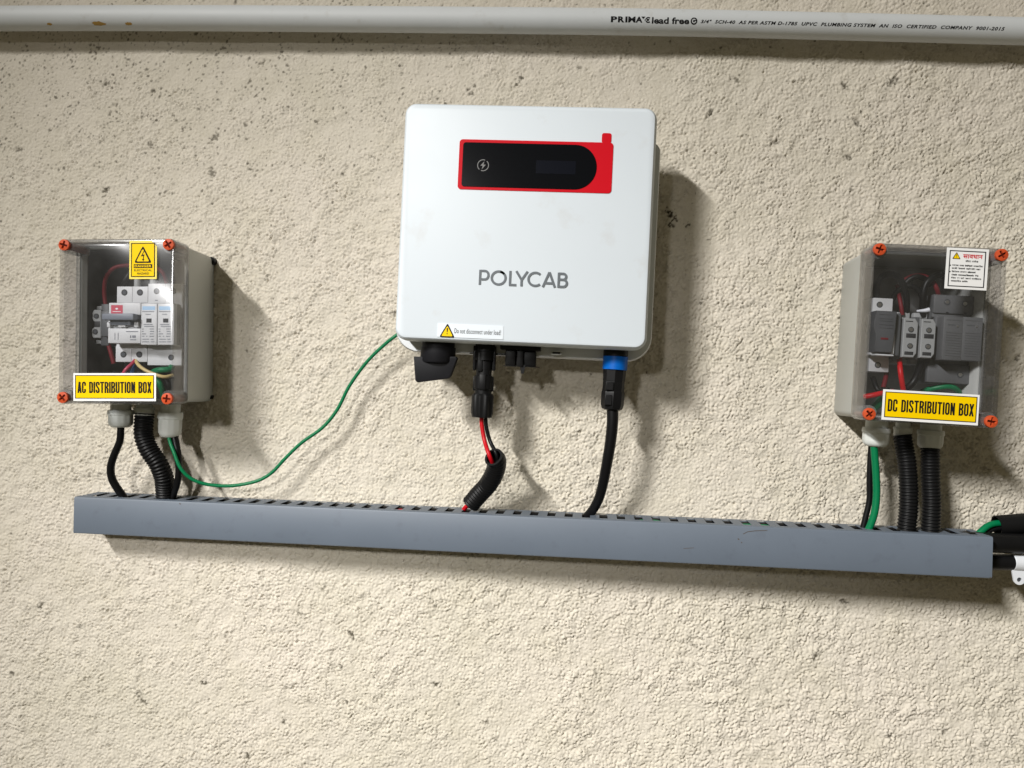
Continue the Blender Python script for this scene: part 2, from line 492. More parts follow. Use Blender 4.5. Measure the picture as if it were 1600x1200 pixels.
# ------------------------------------------------------------------ wall
def make_wall():
    x0, x1, z0, z1 = -0.94, 0.72, -0.58, 0.54
    h = 0.00122
    nx = int((x1 - x0) / h); nz = int((z1 - z0) / h)
    rng = np.random.default_rng(11)
    fx = np.fft.fftfreq(nx, h)[None, :]; fz = np.fft.fftfreq(nz, h)[:, None]
    k = np.sqrt(fx * fx + fz * fz)
    def band(lam, width, seed):
        g = np.random.default_rng(seed).standard_normal((nz, nx))
        k0 = 1.0 / lam
        flt = np.exp(-0.5 * (np.log(np.maximum(k, 1e-6) / k0) / width) ** 2)
        a = np.fft.ifft2(np.fft.fft2(g) * flt).real
        return a / a.std()
    X = np.linspace(x0, x1, nx)[None, :]; Z = np.linspace(z0, z1, nz)[:, None]
    a = band(0.0056, 0.62, 1); b = band(0.0032, 0.30, 2); g = band(0.016, 0.45, 6); c = band(0.024, 0.4, 3); d = band(0.09, 0.6, 4); e = band(0.30, 0.5, 5)
    # trowelled texture coat: rounded grains with narrow gaps, flatter and pitted towards the top left
    grain = np.tanh(1.15 * (a * 0.80 + b * 0.55) + 0.35) * np.clip(1.0 + 0.32 * g, 0.35, 1.7)
    rough = np.clip(1.08 - 0.62 * np.clip(Z - 0.10, 0, 1) / 0.3 * np.clip(0.85 - X, 0.2, 1.5) + 0.15 * d + 0.12 * e, 0.30, 1.3)
    grain = grain - 0.65 * np.clip(-(a * 0.80 + b * 0.55) - 0.9, 0, 1.6)
    H = rough * (0.00098 * grain + 0.00038 * c) + 0.0003 * d + 0.0006 * e
    # pits
    p1 = band(0.0056, 0.28, 8); p2 = band(0.05, 0.6, 9)
    pit = np.clip((p1 + 0.35 * p2 - 2.35) / 0.5, 0, 1)
    H = H - 0.0008 * pit
    # specks: many towards the top left, few elsewhere
    sm = lambda t: np.clip(t, 0, 1) ** 2 * (3 - 2 * np.clip(t, 0, 1))
    tl = sm((Z - 0.02) / 0.34) * (0.35 + 0.65 * sm((0.15 - X) / 0.6))
    p3 = band(0.0085, 0.3, 31)
    dirt = np.clip((p1 + 0.35 * p2 + 1.30 * tl - 2.85) / 0.6, 0, 1) * 0.58
    dirt = np.maximum(dirt, np.clip((p3 + 0.3 * p2 + 1.15 * tl - 2.95) / 0.4, 0, 1) * 0.72)
    # grime lodged in the scattered marks that can be made out one by one
    marks = [(165, 297, 9, .9), (1048, 336, 13, 1), (1075, 352, 7, .8), (1048, 352, 8, .9), (680, 1070, 9, .9), (318, 1068, 8, .9), (443, 1128, 7, .9), (388, 1183, 9, .9),
             (550, 993, 10, .9), (540, 1097, 7, .8), (535, 1043, 7, .7), (64, 946, 9, .8), (218, 1085, 7, .8), (225, 1098, 8, .8), (1275, 1025, 8, .9), (1318, 940, 8, .8),
             (1340, 195, 10, .7), (1395, 128, 12, .7), (1320, 135, 8, .8), (1150, 125, 9, .6), (1060, 700, 6, .6), (1112, 555, 6, .8), (1158, 562, 6, .6), (1185, 560, 6, .5),
             (735, 145, 8, .7), (410, 97, 8, .6), (166, 132, 8, .7), (240, 143, 7, .8), (335, 215, 12, .7), (332, 270, 12, .7), (236, 226, 9, .7), (30, 234, 10, .7),
             (905, 105, 7, .6), (1110, 178, 8, .8), (1325, 246, 8, .8), (1330, 297, 7, .6), (1213, 222, 10, .5), (470, 960, 8, .6), (270, 760, 5, .5), (125, 980, 8, .6),
             (630, 470, 9, .6), (618, 490, 9, .6), (1200, 1080, 8, .5), (1390, 1150, 7, .7), (1475, 1146, 7, .7), (930, 1050, 7, .5), (760, 1130, 7, .6), (1085, 1008, 7, .5),
             (1505, 560, 8, .6), (1590, 560, 8, .7), (1390, 1010, 6, .6), (20, 1052, 7, .8), (680, 950, 8, .4), (1430, 1000, 6, .6), (850, 985, 6, .5), (505, 920, 7, .5)]
    warp = band(0.006, 0.5, 21); warp2 = band(0.006, 0.5, 22)
    for (px, py, r, s) in marks:
        p = at(px, py, 0); rr = r * 0.00042
        i0 = int((p.x - x0) / h); j0 = int((p.z - z0) / h); w = int(rr * 4 / h) + 2
        sl = (slice(max(0, j0 - w), j0 + w), slice(max(0, i0 - w), i0 + w))
        dx = X[:, sl[1]] - p.x; dz = Z[sl[0], :] - p.z
        ang = (px * 0.37 + py * 0.61) % 3.14
        u = dx * math.cos(ang) + dz * math.sin(ang); v = -dx * math.sin(ang) + dz * math.cos(ang)
        q = np.sqrt((u / 1.25) ** 2 + (v / 0.65) ** 2) / rr + 0.38 * warp[sl] + 0.2 * warp2[sl]
        m = np.clip((1.15 - q) / 0.55, 0, 1)
        dirt[sl] = np.maximum(dirt[sl], m * s)
        H[sl] -= 0.0011 * m
    edge = np.minimum(np.minimum(X - x0, x1 - X) * np.ones_like(Z), np.minimum(Z - z0, z1 - Z) * np.ones_like(X))
    H *= np.clip(edge / 0.02, 0, 1)
    nv = nx * nz
    V = np.empty((nz, nx, 3), np.float32)
    V[..., 0] = X; V[..., 1] = -H; V[..., 2] = Z
    V = V.reshape(-1, 3)
    idx = np.arange(nv).reshape(nz, nx)
    q = np.stack([idx[:-1, :-1], idx[:-1, 1:], idx[1:, 1:], idx[1:, :-1]], -1).reshape(-1, 4)
    # the wall goes on, coarser, outside the picture
    B = 2.2
    ex = np.array([(-B + x0, 0, -1.6), (B + x1, 0, -1.6), (B + x1, 0, 2.2), (-B + x0, 0, 2.2)], np.float32)
    cn = [idx[0, 0], idx[0, -1], idx[-1, -1], idx[-1, 0]]
    q2 = np.array([[nv + a, nv + (a + 1) % 4, cn[(a + 1) % 4], cn[a]] for a in range(4)])
    V = np.concatenate([V, ex]); Q = np.concatenate([q, q2])
    me = bpy.data.meshes.new('wall')
    me.vertices.add(len(V)); me.vertices.foreach_set('co', V.ravel())
    me.loops.add(Q.size); me.loops.foreach_set('vertex_index', Q.ravel().astype(np.int32))
    me.polygons.add(len(Q)); me.polygons.foreach_set('loop_start', (np.arange(len(Q)) * 4).astype(np.int32))
    me.update(calc_edges=True)
    me.validate()
    at_ = me.attributes.new('dirt', 'FLOAT', 'POINT')
    at_.data.foreach_set('value', np.concatenate([dirt.ravel(), np.zeros(4)]).astype(np.float32))
    m = bpy.data.materials.new('textured_plaster'); m.use_nodes = True
    nt = m.node_tree; bs = nt.nodes['Principled BSDF']
    bs.inputs['Roughness'].default_value = 0.85
    bs.inputs['Specular IOR Level'].default_value = 0.25
    tc = nt.nodes.new('ShaderNodeTexCoord')
    def noise(scale, detail=4, rough=0.6):
        n = nt.nodes.new('ShaderNodeTexNoise'); n.inputs['Scale'].default_value = scale; n.inputs['Detail'].default_value = detail
        n.inputs['Roughness'].default_value = rough
        nt.links.new(tc.outputs['Object'], n.inputs['Vector']); return n.outputs['Fac']
    def rng_(src, a, b, c, d):
        r = nt.nodes.new('ShaderNodeMapRange'); r.inputs[1].default_value = a; r.inputs[2].default_value = b
        r.inputs[3].default_value = c; r.inputs[4].default_value = d; nt.links.new(src, r.inputs[0]); return r.outputs[0]
    def mix(fac, A, Bc):
        x = nt.nodes.new('ShaderNodeMix'); x.data_type = 'RGBA'
        nt.links.new(fac, x.inputs[0])
        if isinstance(A, tuple): x.inputs[6].default_value = (*A, 1)
        else: nt.links.new(A, x.inputs[6])
        x.inputs[7].default_value = (*Bc, 1)
        return x.outputs[2]
    c1 = mix(rng_(noise(3.5, 5), 0.35, 0.7, 0, 1), (0.62, 0.568, 0.492), (0.60, 0.558, 0.47))
    c2 = mix(rng_(noise(14, 5), 0.45, 0.75, 0, 0.5), c1, (0.53, 0.485, 0.39))
    c3 = mix(rng_(noise(330, 4, 0.7), 0.52, 0.72, 0, 0.5), c2, (0.44, 0.39, 0.30))
    at2 = nt.nodes.new('ShaderNodeAttribute'); at2.attribute_name = 'dirt'
    c4 = mix(at2.outputs['Fac'], c3, (0.055, 0.045, 0.026))
    nt.links.new(c4, bs.inputs['Base Color'])
    bp = nt.nodes.new('ShaderNodeBump'); bp.inputs['Strength'].default_value = 0.8; bp.inputs['Distance'].default_value = 0.0009
    nt.links.new(noise(520, 5, 0.65), bp.inputs['Height']); nt.links.new(bp.outputs[0], bs.inputs['Normal'])
    o = link('wall', me, m, None, smooth=False)
    me.shade_smooth()
    o['kind'] = 'structure'
    o['label'] = 'cream wall of rough textured plaster with dark specks'
    return o
make_wall()

# ------------------------------------------------------------------ water pipe
PIPE_D, PIPE_R = 0.0240, 0.0137
def make_pipe():
    pts = [at(px, py, PIPE_D) for px, py in ((-1700, 44), (-1000, 38), (-420, 33), (-150, 30.5), (0, 29), (300, 28.5), (640, 30.8), (1000, 34.6), (1300, 41.2), (1600, 49), (1900, 58), (2500, 77), (3200, 99))]
    o0 = pts[4].copy()
    t = thing('water_pipe', 'white plastic water pipe running across the wall above everything, printed in black', 'pipe', o0)
    loc = [p - o0 for p in pts]
    bm = bmesh.new()
    path, L = spline(loc, 0.012)
    add_loft(bm, tube_rings(path, PIPE_R, 40), True, True)
    from_bm('pipe_body', bm, M_pvc, t, angle=60)
    def on_pipe(px, py):
        # nearest point of the pipe's front surface seen at px, py (x along, angle around)
        p = at(px, py, PIPE_D + PIPE_R * 0.8) - o0
        return p
    xs = [p.x for p in path]; zs = [p.z for p in path]; ys = [p.y for p in path]
    def wrap(x, v):
        cz = np.interp(x, xs, zs); cy = np.interp(x, xs, ys)
        a = v / PIPE_R
        r = PIPE_R + 0.00012
        return (x, cy - r * math.cos(a), cz + r * math.sin(a))
    def band(pxa, pxb, vc, h, s, bold, shear=0.0, space=1.0):
        xa = on_pipe(pxa, 42).x; xb = on_pipe(pxb, 50).x
        text(t, s, M_ink, xa, xb, vc - h / 2, vc + h / 2, 0, bold, shear, space, fn=wrap)
    for ch, xa, xb in (('P', 954, 963.5), ('R', 965, 975), ('I', 976.5, 979.5), ('M', 981, 992), ('A', 992.5, 1003)):
        band(xa, xb, -0.0035, 0.0060, ch, 0.045 if ch != 'M' else 0.03)
    band(1001, 1007.5, -0.0017, 0.0026, '\u25BC', 0.0)
    band(1006.5, 1015, -0.0037, 0.0060, '\u20AC', 0.035)
    band(1018, 1076, -0.0040, 0.0066, 'lead free', 0.03)
    # round mark: black disc with a pale open ring in it
    bm = bmesh.new()
    cx = on_pipe(1083.5, 45).x
    def disc(r, n=24, dz=0.0, gap=None):
        for i in range(n):
            a0, a1 = 2 * math.pi * i / n, 2 * math.pi * (i + 1) / n
            if gap and gap[0] < i < gap[1]: continue
            ri = 0.0 if gap is None and dz == 0 else r * 0.55
            q = [(ri, a0), (r, a0), (r, a1), (ri, a1)] if ri > 0 else [(r, a0), (r, a1), (0, 0)]
            vs = []
            for rr, a in q:
                x, y, z = wrap(cx + rr * math.cos(a), -0.0040 + rr * math.sin(a))
                vs.append(bm.verts.new((x, y - dz, z)))
            bm.faces.new(vs)
    disc(0.0036)
    from_bm('round_mark', bm, M_ink, t, smooth=False)
    bm = bmesh.new()
    disc(0.0022, dz=0.0001, gap=(-1, 3))
    from_bm('round_mark_letter', bm, M_pvc, t, smooth=False)
    band(1094, 1568, -0.0042, 0.0036, '3/4"  SCH-40  AS PER ASTM D-1785  UPVC  PLUMBING SYSTEM  AN  ISO  CERTIFIED  COMPANY  9001-2015', 0.03, 0.25, 1.12)
    # ochre paint drips on the underside
    for (px, w, hgt, v0) in ((75, 0.0035, 0.0026, -0.0122), (152, 0.0085, 0.0042, -0.0118), (199, 0.0045, 0.0028, -0.0120)):
        bm = bmesh.new()
        c = on_pipe(px, 40).x
        n = 22
        ctr = bm.verts.new(wrap(c, v0))
        ring = []
        for i in range(n):
            a = 2 * math.pi * i / n
            k = 0.75 + 0.45 * random.random()
            ring.append(bm.verts.new(wrap(c + w * k * math.cos(a), v0 + hgt * k * math.sin(a) * 0.6)))
        for i in range(n):
            bm.faces.new((ctr, ring[i], ring[(i + 1) % n]))
        from_bm('paint_drip', bm, mat('ochre_paint', (0.33, 0.20, 0.045), 0.6, var=0.3, vscale=300), t, smooth=False)
make_pipe()

# ------------------------------------------------------------------ inverter
INV = Frame(-0.0508, 0.1608, math.radians(-0.675))
IW, IH, ID = 0.2584, 0.2448, 0.10
def make_inverter():
    t = INV.thing('solar_inverter', 'white wall mounted solar inverter with red and black display panel', 'inverter')
    hx, hz = IW / 2, IH / 2
    bm = bmesh.new()
    # front cover: rounded plate with soft front edge, a hollow skirt behind
    n = 8
    rings = []
    for (ins, y) in ((0.0018, -0.058), (0.0006, -0.066), (0.0, -0.085), (0.0002, -0.0935), (0.0012, -0.0972), (0.0030, -0.0993), (0.0055, -0.1000)):
        rings.append([(p[0], y, p[1]) for p in rrect(-hx + ins, hx - ins, -hz + ins, hz - ins, max(0.004, 0.0125 - ins), n)])
    add_loft(bm, rings, True, True)
    from_bm('front_cover', bm, M_white, t, angle=30)
    # rear housing: larger rounded shell, its top lower than the cover's
    bm = bmesh.new()
    rings = []
    for (e, y) in ((-0.006, -0.008), (0.002, -0.016), (0.0075, -0.030), (0.009, -0.042), (0.009, -0.052), (0.0078, -0.0565), (-0.001, -0.0575)):
        rings.append([(p[0], y, p[1]) for p in rrect(-hx - e, hx + e, -hz - e - 0.0015, hz - 0.026 + e * 0.5, (0.026, 0.026, 0.010, 0.010), n)])
    add_loft(bm, rings, True, True)
    from_bm('rear_housing', bm, M_shell, t, angle=40)
    bm = bmesh.new()
    add_box(bm, -0.09, 0.09, -0.0075, 0.0, -0.08, 0.07, 0.001)
    from_bm('wall_bracket', bm, M_steel, t)
    yf = -ID
    L = lambda px, py: INV.L(px, py, ID)
    # display panel
    a, b = L(718.5, 217.6), L(955, 302.5)
    pts = rrect(a.x, b.x, b.z, a.z, 0.0035, 6)
    bm = bmesh.new(); add_prism(bm, pts, yf + 0.0004, yf - 0.0006)
    c, d = L(940.7, 208), L(955, 224)
    add_prism(bm, rrect(c.x, d.x, d.z, c.z, 0.0022, 4), yf + 0.0004, yf - 0.0005)
    panel = from_bm('display_panel', bm, M_red, t)
    e, f = L(724.2, 222.5), L(930.6, 297.4)
    hh = (e.z - f.z) / 2
    bm = bmesh.new(); add_prism(bm, rrect(e.x, f.x, f.z, e.z, (0.003, hh * 0.98, hh * 0.98, 0.003), 12), yf - 0.0004, yf - 0.0012, 0.0002, 1)
    from_bm('screen', bm, M_screen, panel)
    g, h = L(838, 251), L(899, 273)
    bm = bmesh.new(); add_box(bm, g.x, h.x, yf - 0.0011, yf - 0.00135, h.z, g.z)
    from_bm('display_window', bm, M_lcd, panel)
    ic = L(755, 258.8)
    bm = bmesh.new()
    N = 36; ro, ri = 0.0060, 0.0052
    for i in range(N):
        if i in (5, 6, 23, 24): continue
        a0, a1 = 2 * math.pi * i / N, 2 * math.pi * (i + 1) / N
        bm.faces.new([bm.verts.new((ic.x + r * math.cos(q), yf - 0.00132, ic.z + r * math.sin(q))) for r, q in ((ri, a0), (ro, a0), (ro, a1), (ri, a1))])
    k = 0.0037
    bolt = [(0.35, 1.15), (-0.75, -0.12), (-0.08, -0.12), (-0.35, -1.15), (0.75, 0.18), (0.08, 0.18)]
    bm.faces.new([bm.verts.new((ic.x + p[0] * k, yf - 0.00132, ic.z + p[1] * k)) for p in bolt])
    from_bm('lightning_icon', bm, M_icon, panel, smooth=False)
    # brand lettering, drawn stroke by stroke
    lx0, lz0 = L(748, 445.0).x, L(748, 445.0).z
    lx1, lz1 = L(887, 445.5).x, L(748, 421.5).z
    Hh = lz1 - lz0; Wd = lx1 - lx0; th = Hh * 0.158
    bm = bmesh.new()
    lift = [0]
    def stroke(p):
        lift[0] += 1
        add_stroke(bm, [Vector((lx0 + q[0] * Wd, 0, lz0 + q[1] * Hh)) for q in p], th, yf - 0.0004 - 0.00002 * lift[0])
    asp = Hh / Wd
    def arc(cx, cz, rx, rz, a0, a1, n=20):
        return [(cx + rx * math.cos(math.radians(a0 + (a1 - a0) * i / n)), cz + rz * math.sin(math.radians(a0 + (a1 - a0) * i / n))) for i in range(n + 1)]
    e_ = 0.068
    # P
    stroke([(0.012, 0), (0.012, 1)])
    stroke([(0.012, 1 - e_)] + [(0.066, 1 - e_)] + arc(0.066, 0.65, 0.040, 0.282, 90, -90, 12)[1:-1] + [(0.066, 0.368), (0.012, 0.368)])
    # O open at the upper right
    stroke(arc(0.222, 0.5, 0.078, 0.50 - e_, 78, -322, 34))
    # L
    stroke([(0.352, 1), (0.352, e_)]); stroke([(0.341, e_), (0.425, e_)])
    # Y
    stroke([(0.418, 1), (0.482, 0.42)]); stroke([(0.546, 1), (0.482, 0.42)]); stroke([(0.482, 0.47), (0.482, 0)])
    # C
    stroke(arc(0.636, 0.5, 0.078, 0.50 - e_, 47, 313, 24))
    # A
    stroke([(0.722, 0), (0.790, 1)]); stroke([(0.858, 0), (0.790, 1)]); stroke([(0.748, 0.27), (0.832, 0.27)])
    # B
    stroke([(0.897, 0), (0.897, 1)])
    stroke([(0.897, 1 - e_), (0.945, 1 - e_)] + arc(0.945, 0.735, 0.034, 0.197, 90, -90, 10)[1:-1] + [(0.945, 0.538), (0.897, 0.538)])
    stroke([(0.945, 0.538)] + arc(0.948, 0.303, 0.041, 0.235, 90, -90, 10)[1:-1] + [(0.945, e_), (0.897, e_)])
    from_bm('brand_lettering', bm, M_logo, t, smooth=False)
    # warning sticker
    a, b = L(684, 505), L(786, 530.5)
    bm = bmesh.new(); add_box(bm, a.x, b.x, yf + 0.0003, yf - 0.0004, b.z, a.z)
    st = from_bm('warning_sticker', bm, mat('sticker_white', (0.67, 0.72, 0.775), 0.35), t)
    warn_triangle(st, L(699, 516.0), 0.0160, 0.0145, yf - 0.0004, '!')
    p, q = L(710, 523), L(783, 514)
    text(st, 'Do not disconnect under load!', M_ink, p.x, q.x, p.z + 0.0015, q.z - 0.0013, yf - 0.0006, 0.0, 0, 1.06)
    # underside fittings -------------------------------------------------
    def LD(px, py, dd): return INV.L(px, py, dd)
    # rotary isolator
    d0 = 0.066
    c0, c1 = LD(658, 545, d0), LD(712, 545, d0)
    cx = (c0.x + c1.x) / 2; r = (c1.x - c0.x) / 2
    zt = -hz + 0.004; zb = LD(685, 567, d0).z
    bm = bmesh.new()
    add_lathe(bm, [(zt, r * 0.93), (zt - 0.0085, r * 0.93), (zt - 0.0086, r * 1.0), (zb + 0.002, r * 1.0), (zb, r * 0.93)], cx, -d0, 36)
    sw = from_bm('rotary_isolator', bm, M_blackm, t)
    hp = [LD(x, y, d0 + 0.010) for x, y in ((646.5, 557), (649, 594), (652, 597.5), (700, 591.5), (704, 588), (714.5, 560), (712, 557))]
    bm = bmesh.new(); add_prism(bm, [(p.x, p.z) for p in hp][::-1], -d0 - 0.002, -d0 - 0.0115, 0.0012, 2)
    from_bm('handle', bm, M_blackm, sw)
    # battery of DC sockets: second, empty, socket row seen as a square port with a flange
    d1 = 0.060
    a, b = LD(783, 540, d1), LD(845, 549.5, d1)
    bm = bmesh.new()
    add_box(bm, a.x, b.x, -d1 - 0.012, -d1 + 0.014, b.z, -hz + 0.006, 0.001)
    e, f = LD(791, 549, d1), LD(837, 573, d1)
    add_box(bm, e.x, e.x + (f.x - e.x) * 0.34, -d1 - 0.010, -d1 + 0.012, f.z, b.z, 0.0012)
    add_box(bm, e.x + (f.x - e.x) * 0.38, e.x + (f.x - e.x) * 0.60, -d1 - 0.012, -d1 + 0.010, f.z - 0.001, b.z, 0.001)
    add_box(bm, e.x + (f.x - e.x) * 0.56, f.x, -d1 - 0.008, -d1 + 0.012, f.z, b.z, 0.0012)
    g = LD(817, 584, d1)
    add_prism(bm, [(g.x - 0.0030, f.z + 0.001), (g.x - 0.0012, g.z), (g.x + 0.0012, g.z), (g.x + 0.0030, f.z + 0.001)][::-1], -d1 - 0.006, -d1 - 0.010)
    k0, k1 = LD(787, 571, d1), LD(843, 574.5, d1)
    add_box(bm, k0.x, k1.x, -d1 - 0.009, -d1 + 0.010, k1.z, k0.z, 0.0005)
    from_bm('communication_port', bm, M_black, t)
    # little connector with a pale rim
    a, b = LD(861, 548, 0.066), LD(878, 555, 0.066)
    bm = bmesh.new()
    ring_prism(bm, rrect(a.x, b.x, b.z, a.z, 0.002, 4), rrect(a.x + 0.0012, b.x - 0.0012, b.z + 0.001, a.z - 0.001, 0.0015, 4), -0.0600, -0.0680)
    us = from_bm('small_socket', bm, M_base, t)
    bm = bmesh.new(); add_box(bm, a.x + 0.001, b.x - 0.001, -0.0595, -0.0665, b.z + 0.0008, a.z - 0.0008)
    from_bm('socket_opening', bm, M_hole, us)
    # threaded AC socket
    d2 = 0.064
    a, b = LD(943, 547, d2), LD(981, 557.5, d2)
    r = (b.x - a.x) / 2; cx = (a.x + b.x) / 2
    bm = bmesh.new(); add_lathe(bm, [(-hz + 0.004, r), (b.z, r), (b.z, r * 0.8)], cx, -d2, 28)
    from_bm('power_socket', bm, M_black, t)
    # cover screws on the right flank
    bm = bmesh.new(); add_box(bm, -0.055, -0.016, -0.0605, -0.0575, -hz - 0.0098, -hz - 0.0085)
    from_bm('rating_strip', bm, M_black, t)
    return t

def warn_triangle(parent, c, w, h, y, mark, name='warning_triangle'):
    """yellow triangle with a black border; c its centre"""
    def tri(k, dz=0.0):
        return [(c.x - w / 2 * k, c.z - h / 2 * k + dz), (c.x + w / 2 * k, c.z - h / 2 * k + dz), (c.x, c.z + h / 2 * k + dz)]
    def rounded(pts, r=0.12):
        out = []
        n = len(pts)
        for i in range(n):
            p = Vector((*pts[i], 0)); a = Vector((*pts[i - 1], 0)); b = Vector((*pts[(i + 1) % n], 0))
            q0 = p.lerp(a, r); q1 = p.lerp(b, r)
            for k in range(5):
                t = k / 4
                s = q0 * (1 - t) ** 2 + p * 2 * t * (1 - t) + q1 * t * t
                out.append((s.x, s.y))
        return out
    bm = bmesh.new(); add_prism(bm, rounded(tri(1.0)), y + 0.0001, y - 0.00015)
    o = from_bm(name, bm, M_ink, parent, smooth=False)
    bm = bmesh.new(); add_prism(bm, rounded(tri(0.74, -h * 0.05)), y - 0.0001, y - 0.00028)
    o2 = from_bm('yellow_field', bm, M_yellow, parent, smooth=False)
    bm = bmesh.new()
    yy = y - 0.00036
    if mark == '!':
        k = h
        z0 = c.z - h * 0.05
        bm.faces.new([bm.verts.new((c.x + p[0] * k, yy, z0 + p[1] * k)) for p in ((-0.05, 0.20), (-0.03, -0.10), (0.03, -0.10), (0.05, 0.20))])
        bm.faces.new([bm.verts.new((c.x + 0.045 * k * math.cos(a), yy, z0 - 0.20 * k + 0.045 * k * math.sin(a))) for a in [2 * math.pi * i / 10 for i in range(10)]])
    else:
        k = h * 0.30
        z0 = c.z - h * 0.10
        bolt = [(0.22, 1.0), (-0.40, -0.10), (0.10, -0.02), (0.0, -0.62), (-0.18, -0.62), (0.10, -1.05), (0.36, -0.62), (0.16, -0.62), (0.36, 0.30), (-0.06, 0.20), (0.38, 1.0)]
        bm.faces.new([bm.verts.new((c.x + p[0] * k, yy, z0 + p[1] * k)) for p in bolt])
    from_bm('warning_mark', bm, M_ink, parent, smooth=False)
make_inverter()

# plug of the DC lead under the inverter
def dc_plug():
    d = 0.062
    top, bot = at(758, 541, d), at(753, 652, d)
    ax = (top - bot)
    H = ax.length
    t = thing('dc_plug', 'black plug hanging under the inverter with red and black wires', 'plug', top)
    k = d and 0.00066
    def px(n): return n * 0.000655
    lean = math.atan2(top.x - bot.x, top.z - bot.z)
    t.rotation_euler = (0, lean, 0)
    s = H / 111.0
    bm = bmesh.new()
    # socket half: two barrels side by side, one behind the other, with latch arms
    add_lathe(bm, [(0.002, 15 * s), (-8 * s, 15 * s), (-9 * s, 16 * s), (-22 * s, 16 * s), (-23 * s, 13 * s), (-36 * s, 13 * s)], 0, 0, 20)
    for sx in (-1, 1):
        add_box(bm, sx * 13 * s, sx * 17.5 * s, -6 * s, 6 * s, -38 * s, 0.0, 0.0008)
    add_box(bm, -9 * s, -1 * s, -14.5 * s, -4 * s, -40 * s, -10 * s, 0.0008)
    from_bm('socket_half', bm, M_black, t)
    bm = bmesh.new()
    add_lathe(bm, [(-30 * s, 12 * s), (-46 * s, 12.5 * s), (-47 * s, 15.5 * s), (-66 * s, 15.5 * s), (-68 * s, 13.5 * s), (-74 * s, 13.5 * s)], 0, 0, 20)
    add_box(bm, -5 * s, 5 * s, -16.5 * s, -8 * s, -68 * s, -44 * s, 0.0008)
    for sx in (-1, 1):
        add_box(bm, sx * 12 * s, sx * 16 * s, -5 * s, 5 * s, -70 * s, -48 * s, 0.0007)
    from_bm('plug_body', bm, M_black, t)
    bm = bmesh.new()
    add_lathe(bm, [(-74 * s, 14.5 * s), (-77 * s, 17.5 * s), (-104 * s, 17.5 * s), (-111 * s, 15.5 * s), (-111.5 * s, 8 * s)], 0, 0, 72, lobes=9, lobe_amp=0.10, lobe_rng=(-108 * s, -76 * s))
    from_bm('gland_nut', bm, M_black, t)
dc_plug()

def ac_plug():
    d = 0.064
    top, bot = at(962, 557, d), at(956, 641, d)
    H = (top - bot).length
    t = thing('ac_plug', 'black cable plug with a bright blue ring under the right of the inverter', 'plug', top)
    t.rotation_euler = (0, math.atan2(top.x - bot.x, top.z - bot.z), 0)
    s = H / 84.0
    bm = bmesh.new()
    add_lathe(bm, [(0, 18.5 * s), (-0.5 * s, 19.2 * s), (-20.5 * s, 19.2 * s), (-21 * s, 18.5 * s)], 0, 0, 40)
    from_bm('locking_ring', bm, M_blue, t)
    bm = bmesh.new()
    add_lathe(bm, [(-20.5 * s, 17.8 * s), (-38 * s, 17.2 * s), (-38.5 * s, 16.8 * s), (-54 * s, 17.0 * s), (-55 * s, 17.6 * s)], 0, 0, 8)
    add_box(bm, -13 * s, -1 * s, -19.0 * s, -8 * s, -53 * s, -40 * s, 0.0006)
    from_bm('plug_body', bm, M_black, t, angle=20)
    bm = bmesh.new()
    add_lathe(bm, [(-55 * s, 17.6 * s), (-57 * s, 18.2 * s), (-76 * s, 17.8 * s), (-82 * s, 15.5 * s), (-84 * s, 11 * s)], 0, 0, 8)
    add_box(bm, -13 * s, -2 * s, -18.6 * s, -8 * s, -76 * s, -60 * s, 0.0006)
    from_bm('gland_nut', bm, M_black, t, angle=20)
ac_plug()

# ------------------------------------------------------------------ distribution boxes
BD = 0.1086                    # front of the clear lid
SEAM = 0.0770                  # lid meets base
SWX, SWZ = 0.1136 / 2, 0.1601 / 2
HX, HZ = 0.0632, 0.0866
_screw = []
def screw_meshes():
    if _screw: return _screw
    r = 0.0058
    bm = bmesh.new()
    n = 28
    out = [bm.verts.new((r * math.cos(2 * math.pi * i / n), -0.0016, r * math.sin(2 * math.pi * i / n))) for i in range(n)]
    low = [bm.verts.new((r * 1.03 * math.cos(2 * math.pi * i / n), 0.0010, r * 1.03 * math.sin(2 * math.pi * i / n))) for i in range(n)]
    a, b = 0.0011, 0.0043
    cr = [(-a, -b), (a, -b), (a, -a), (b, -a), (b, a), (a, a), (a, b), (-a, b), (-a, a), (-b, a), (-b, -a), (-a, -a)]
    top = [bm.verts.new((p[0], -0.0022, p[1])) for p in cr]
    bot = [bm.verts.new((p[0] * 0.8, -0.0002, p[1] * 0.8)) for p in cr]
    for i in range(n): bm.faces.new((out[i], out[(i + 1) % n], low[(i + 1) % n], low[i]))
    es = []
    for ring in (out, top):
        for i in range(len(ring)):
            e = bm.edges.get((ring[i], ring[(i + 1) % len(ring)])) or bm.edges.new((ring[i], ring[(i + 1) % len(ring)]))
            es.append(e)
    bmesh.ops.triangle_fill(bm, edges=es, use_beauty=True)
    for f in [f for f in bm.faces if len(f.verts) == 3 and all(v in top for v in f.verts)]:
        bm.faces.remove(f)
    for i in range(12): bm.faces.new((top[i], top[(i + 1) % 12], bot[(i + 1) % 12], bot[i]))
    bmesh.ops.recalc_face_normals(bm, faces=bm.faces)
    me = bpy.data.meshes.new('screw'); bm.to_mesh(me); bm.free(); me.materials.append(M_orange)
    me.shade_smooth(); me.set_sharp_from_angle(angle=math.radians(40))
    bm = bmesh.new()
    bm.faces.new([bm.verts.new((p[0] * 0.9, -0.0003, p[1] * 0.9)) for p in cr])
    me2 = bpy.data.meshes.new('cross_recess'); bm.to_mesh(me2); bm.free(); me2.materials.append(M_recess)
    _screw.extend((me, me2))
    return _screw

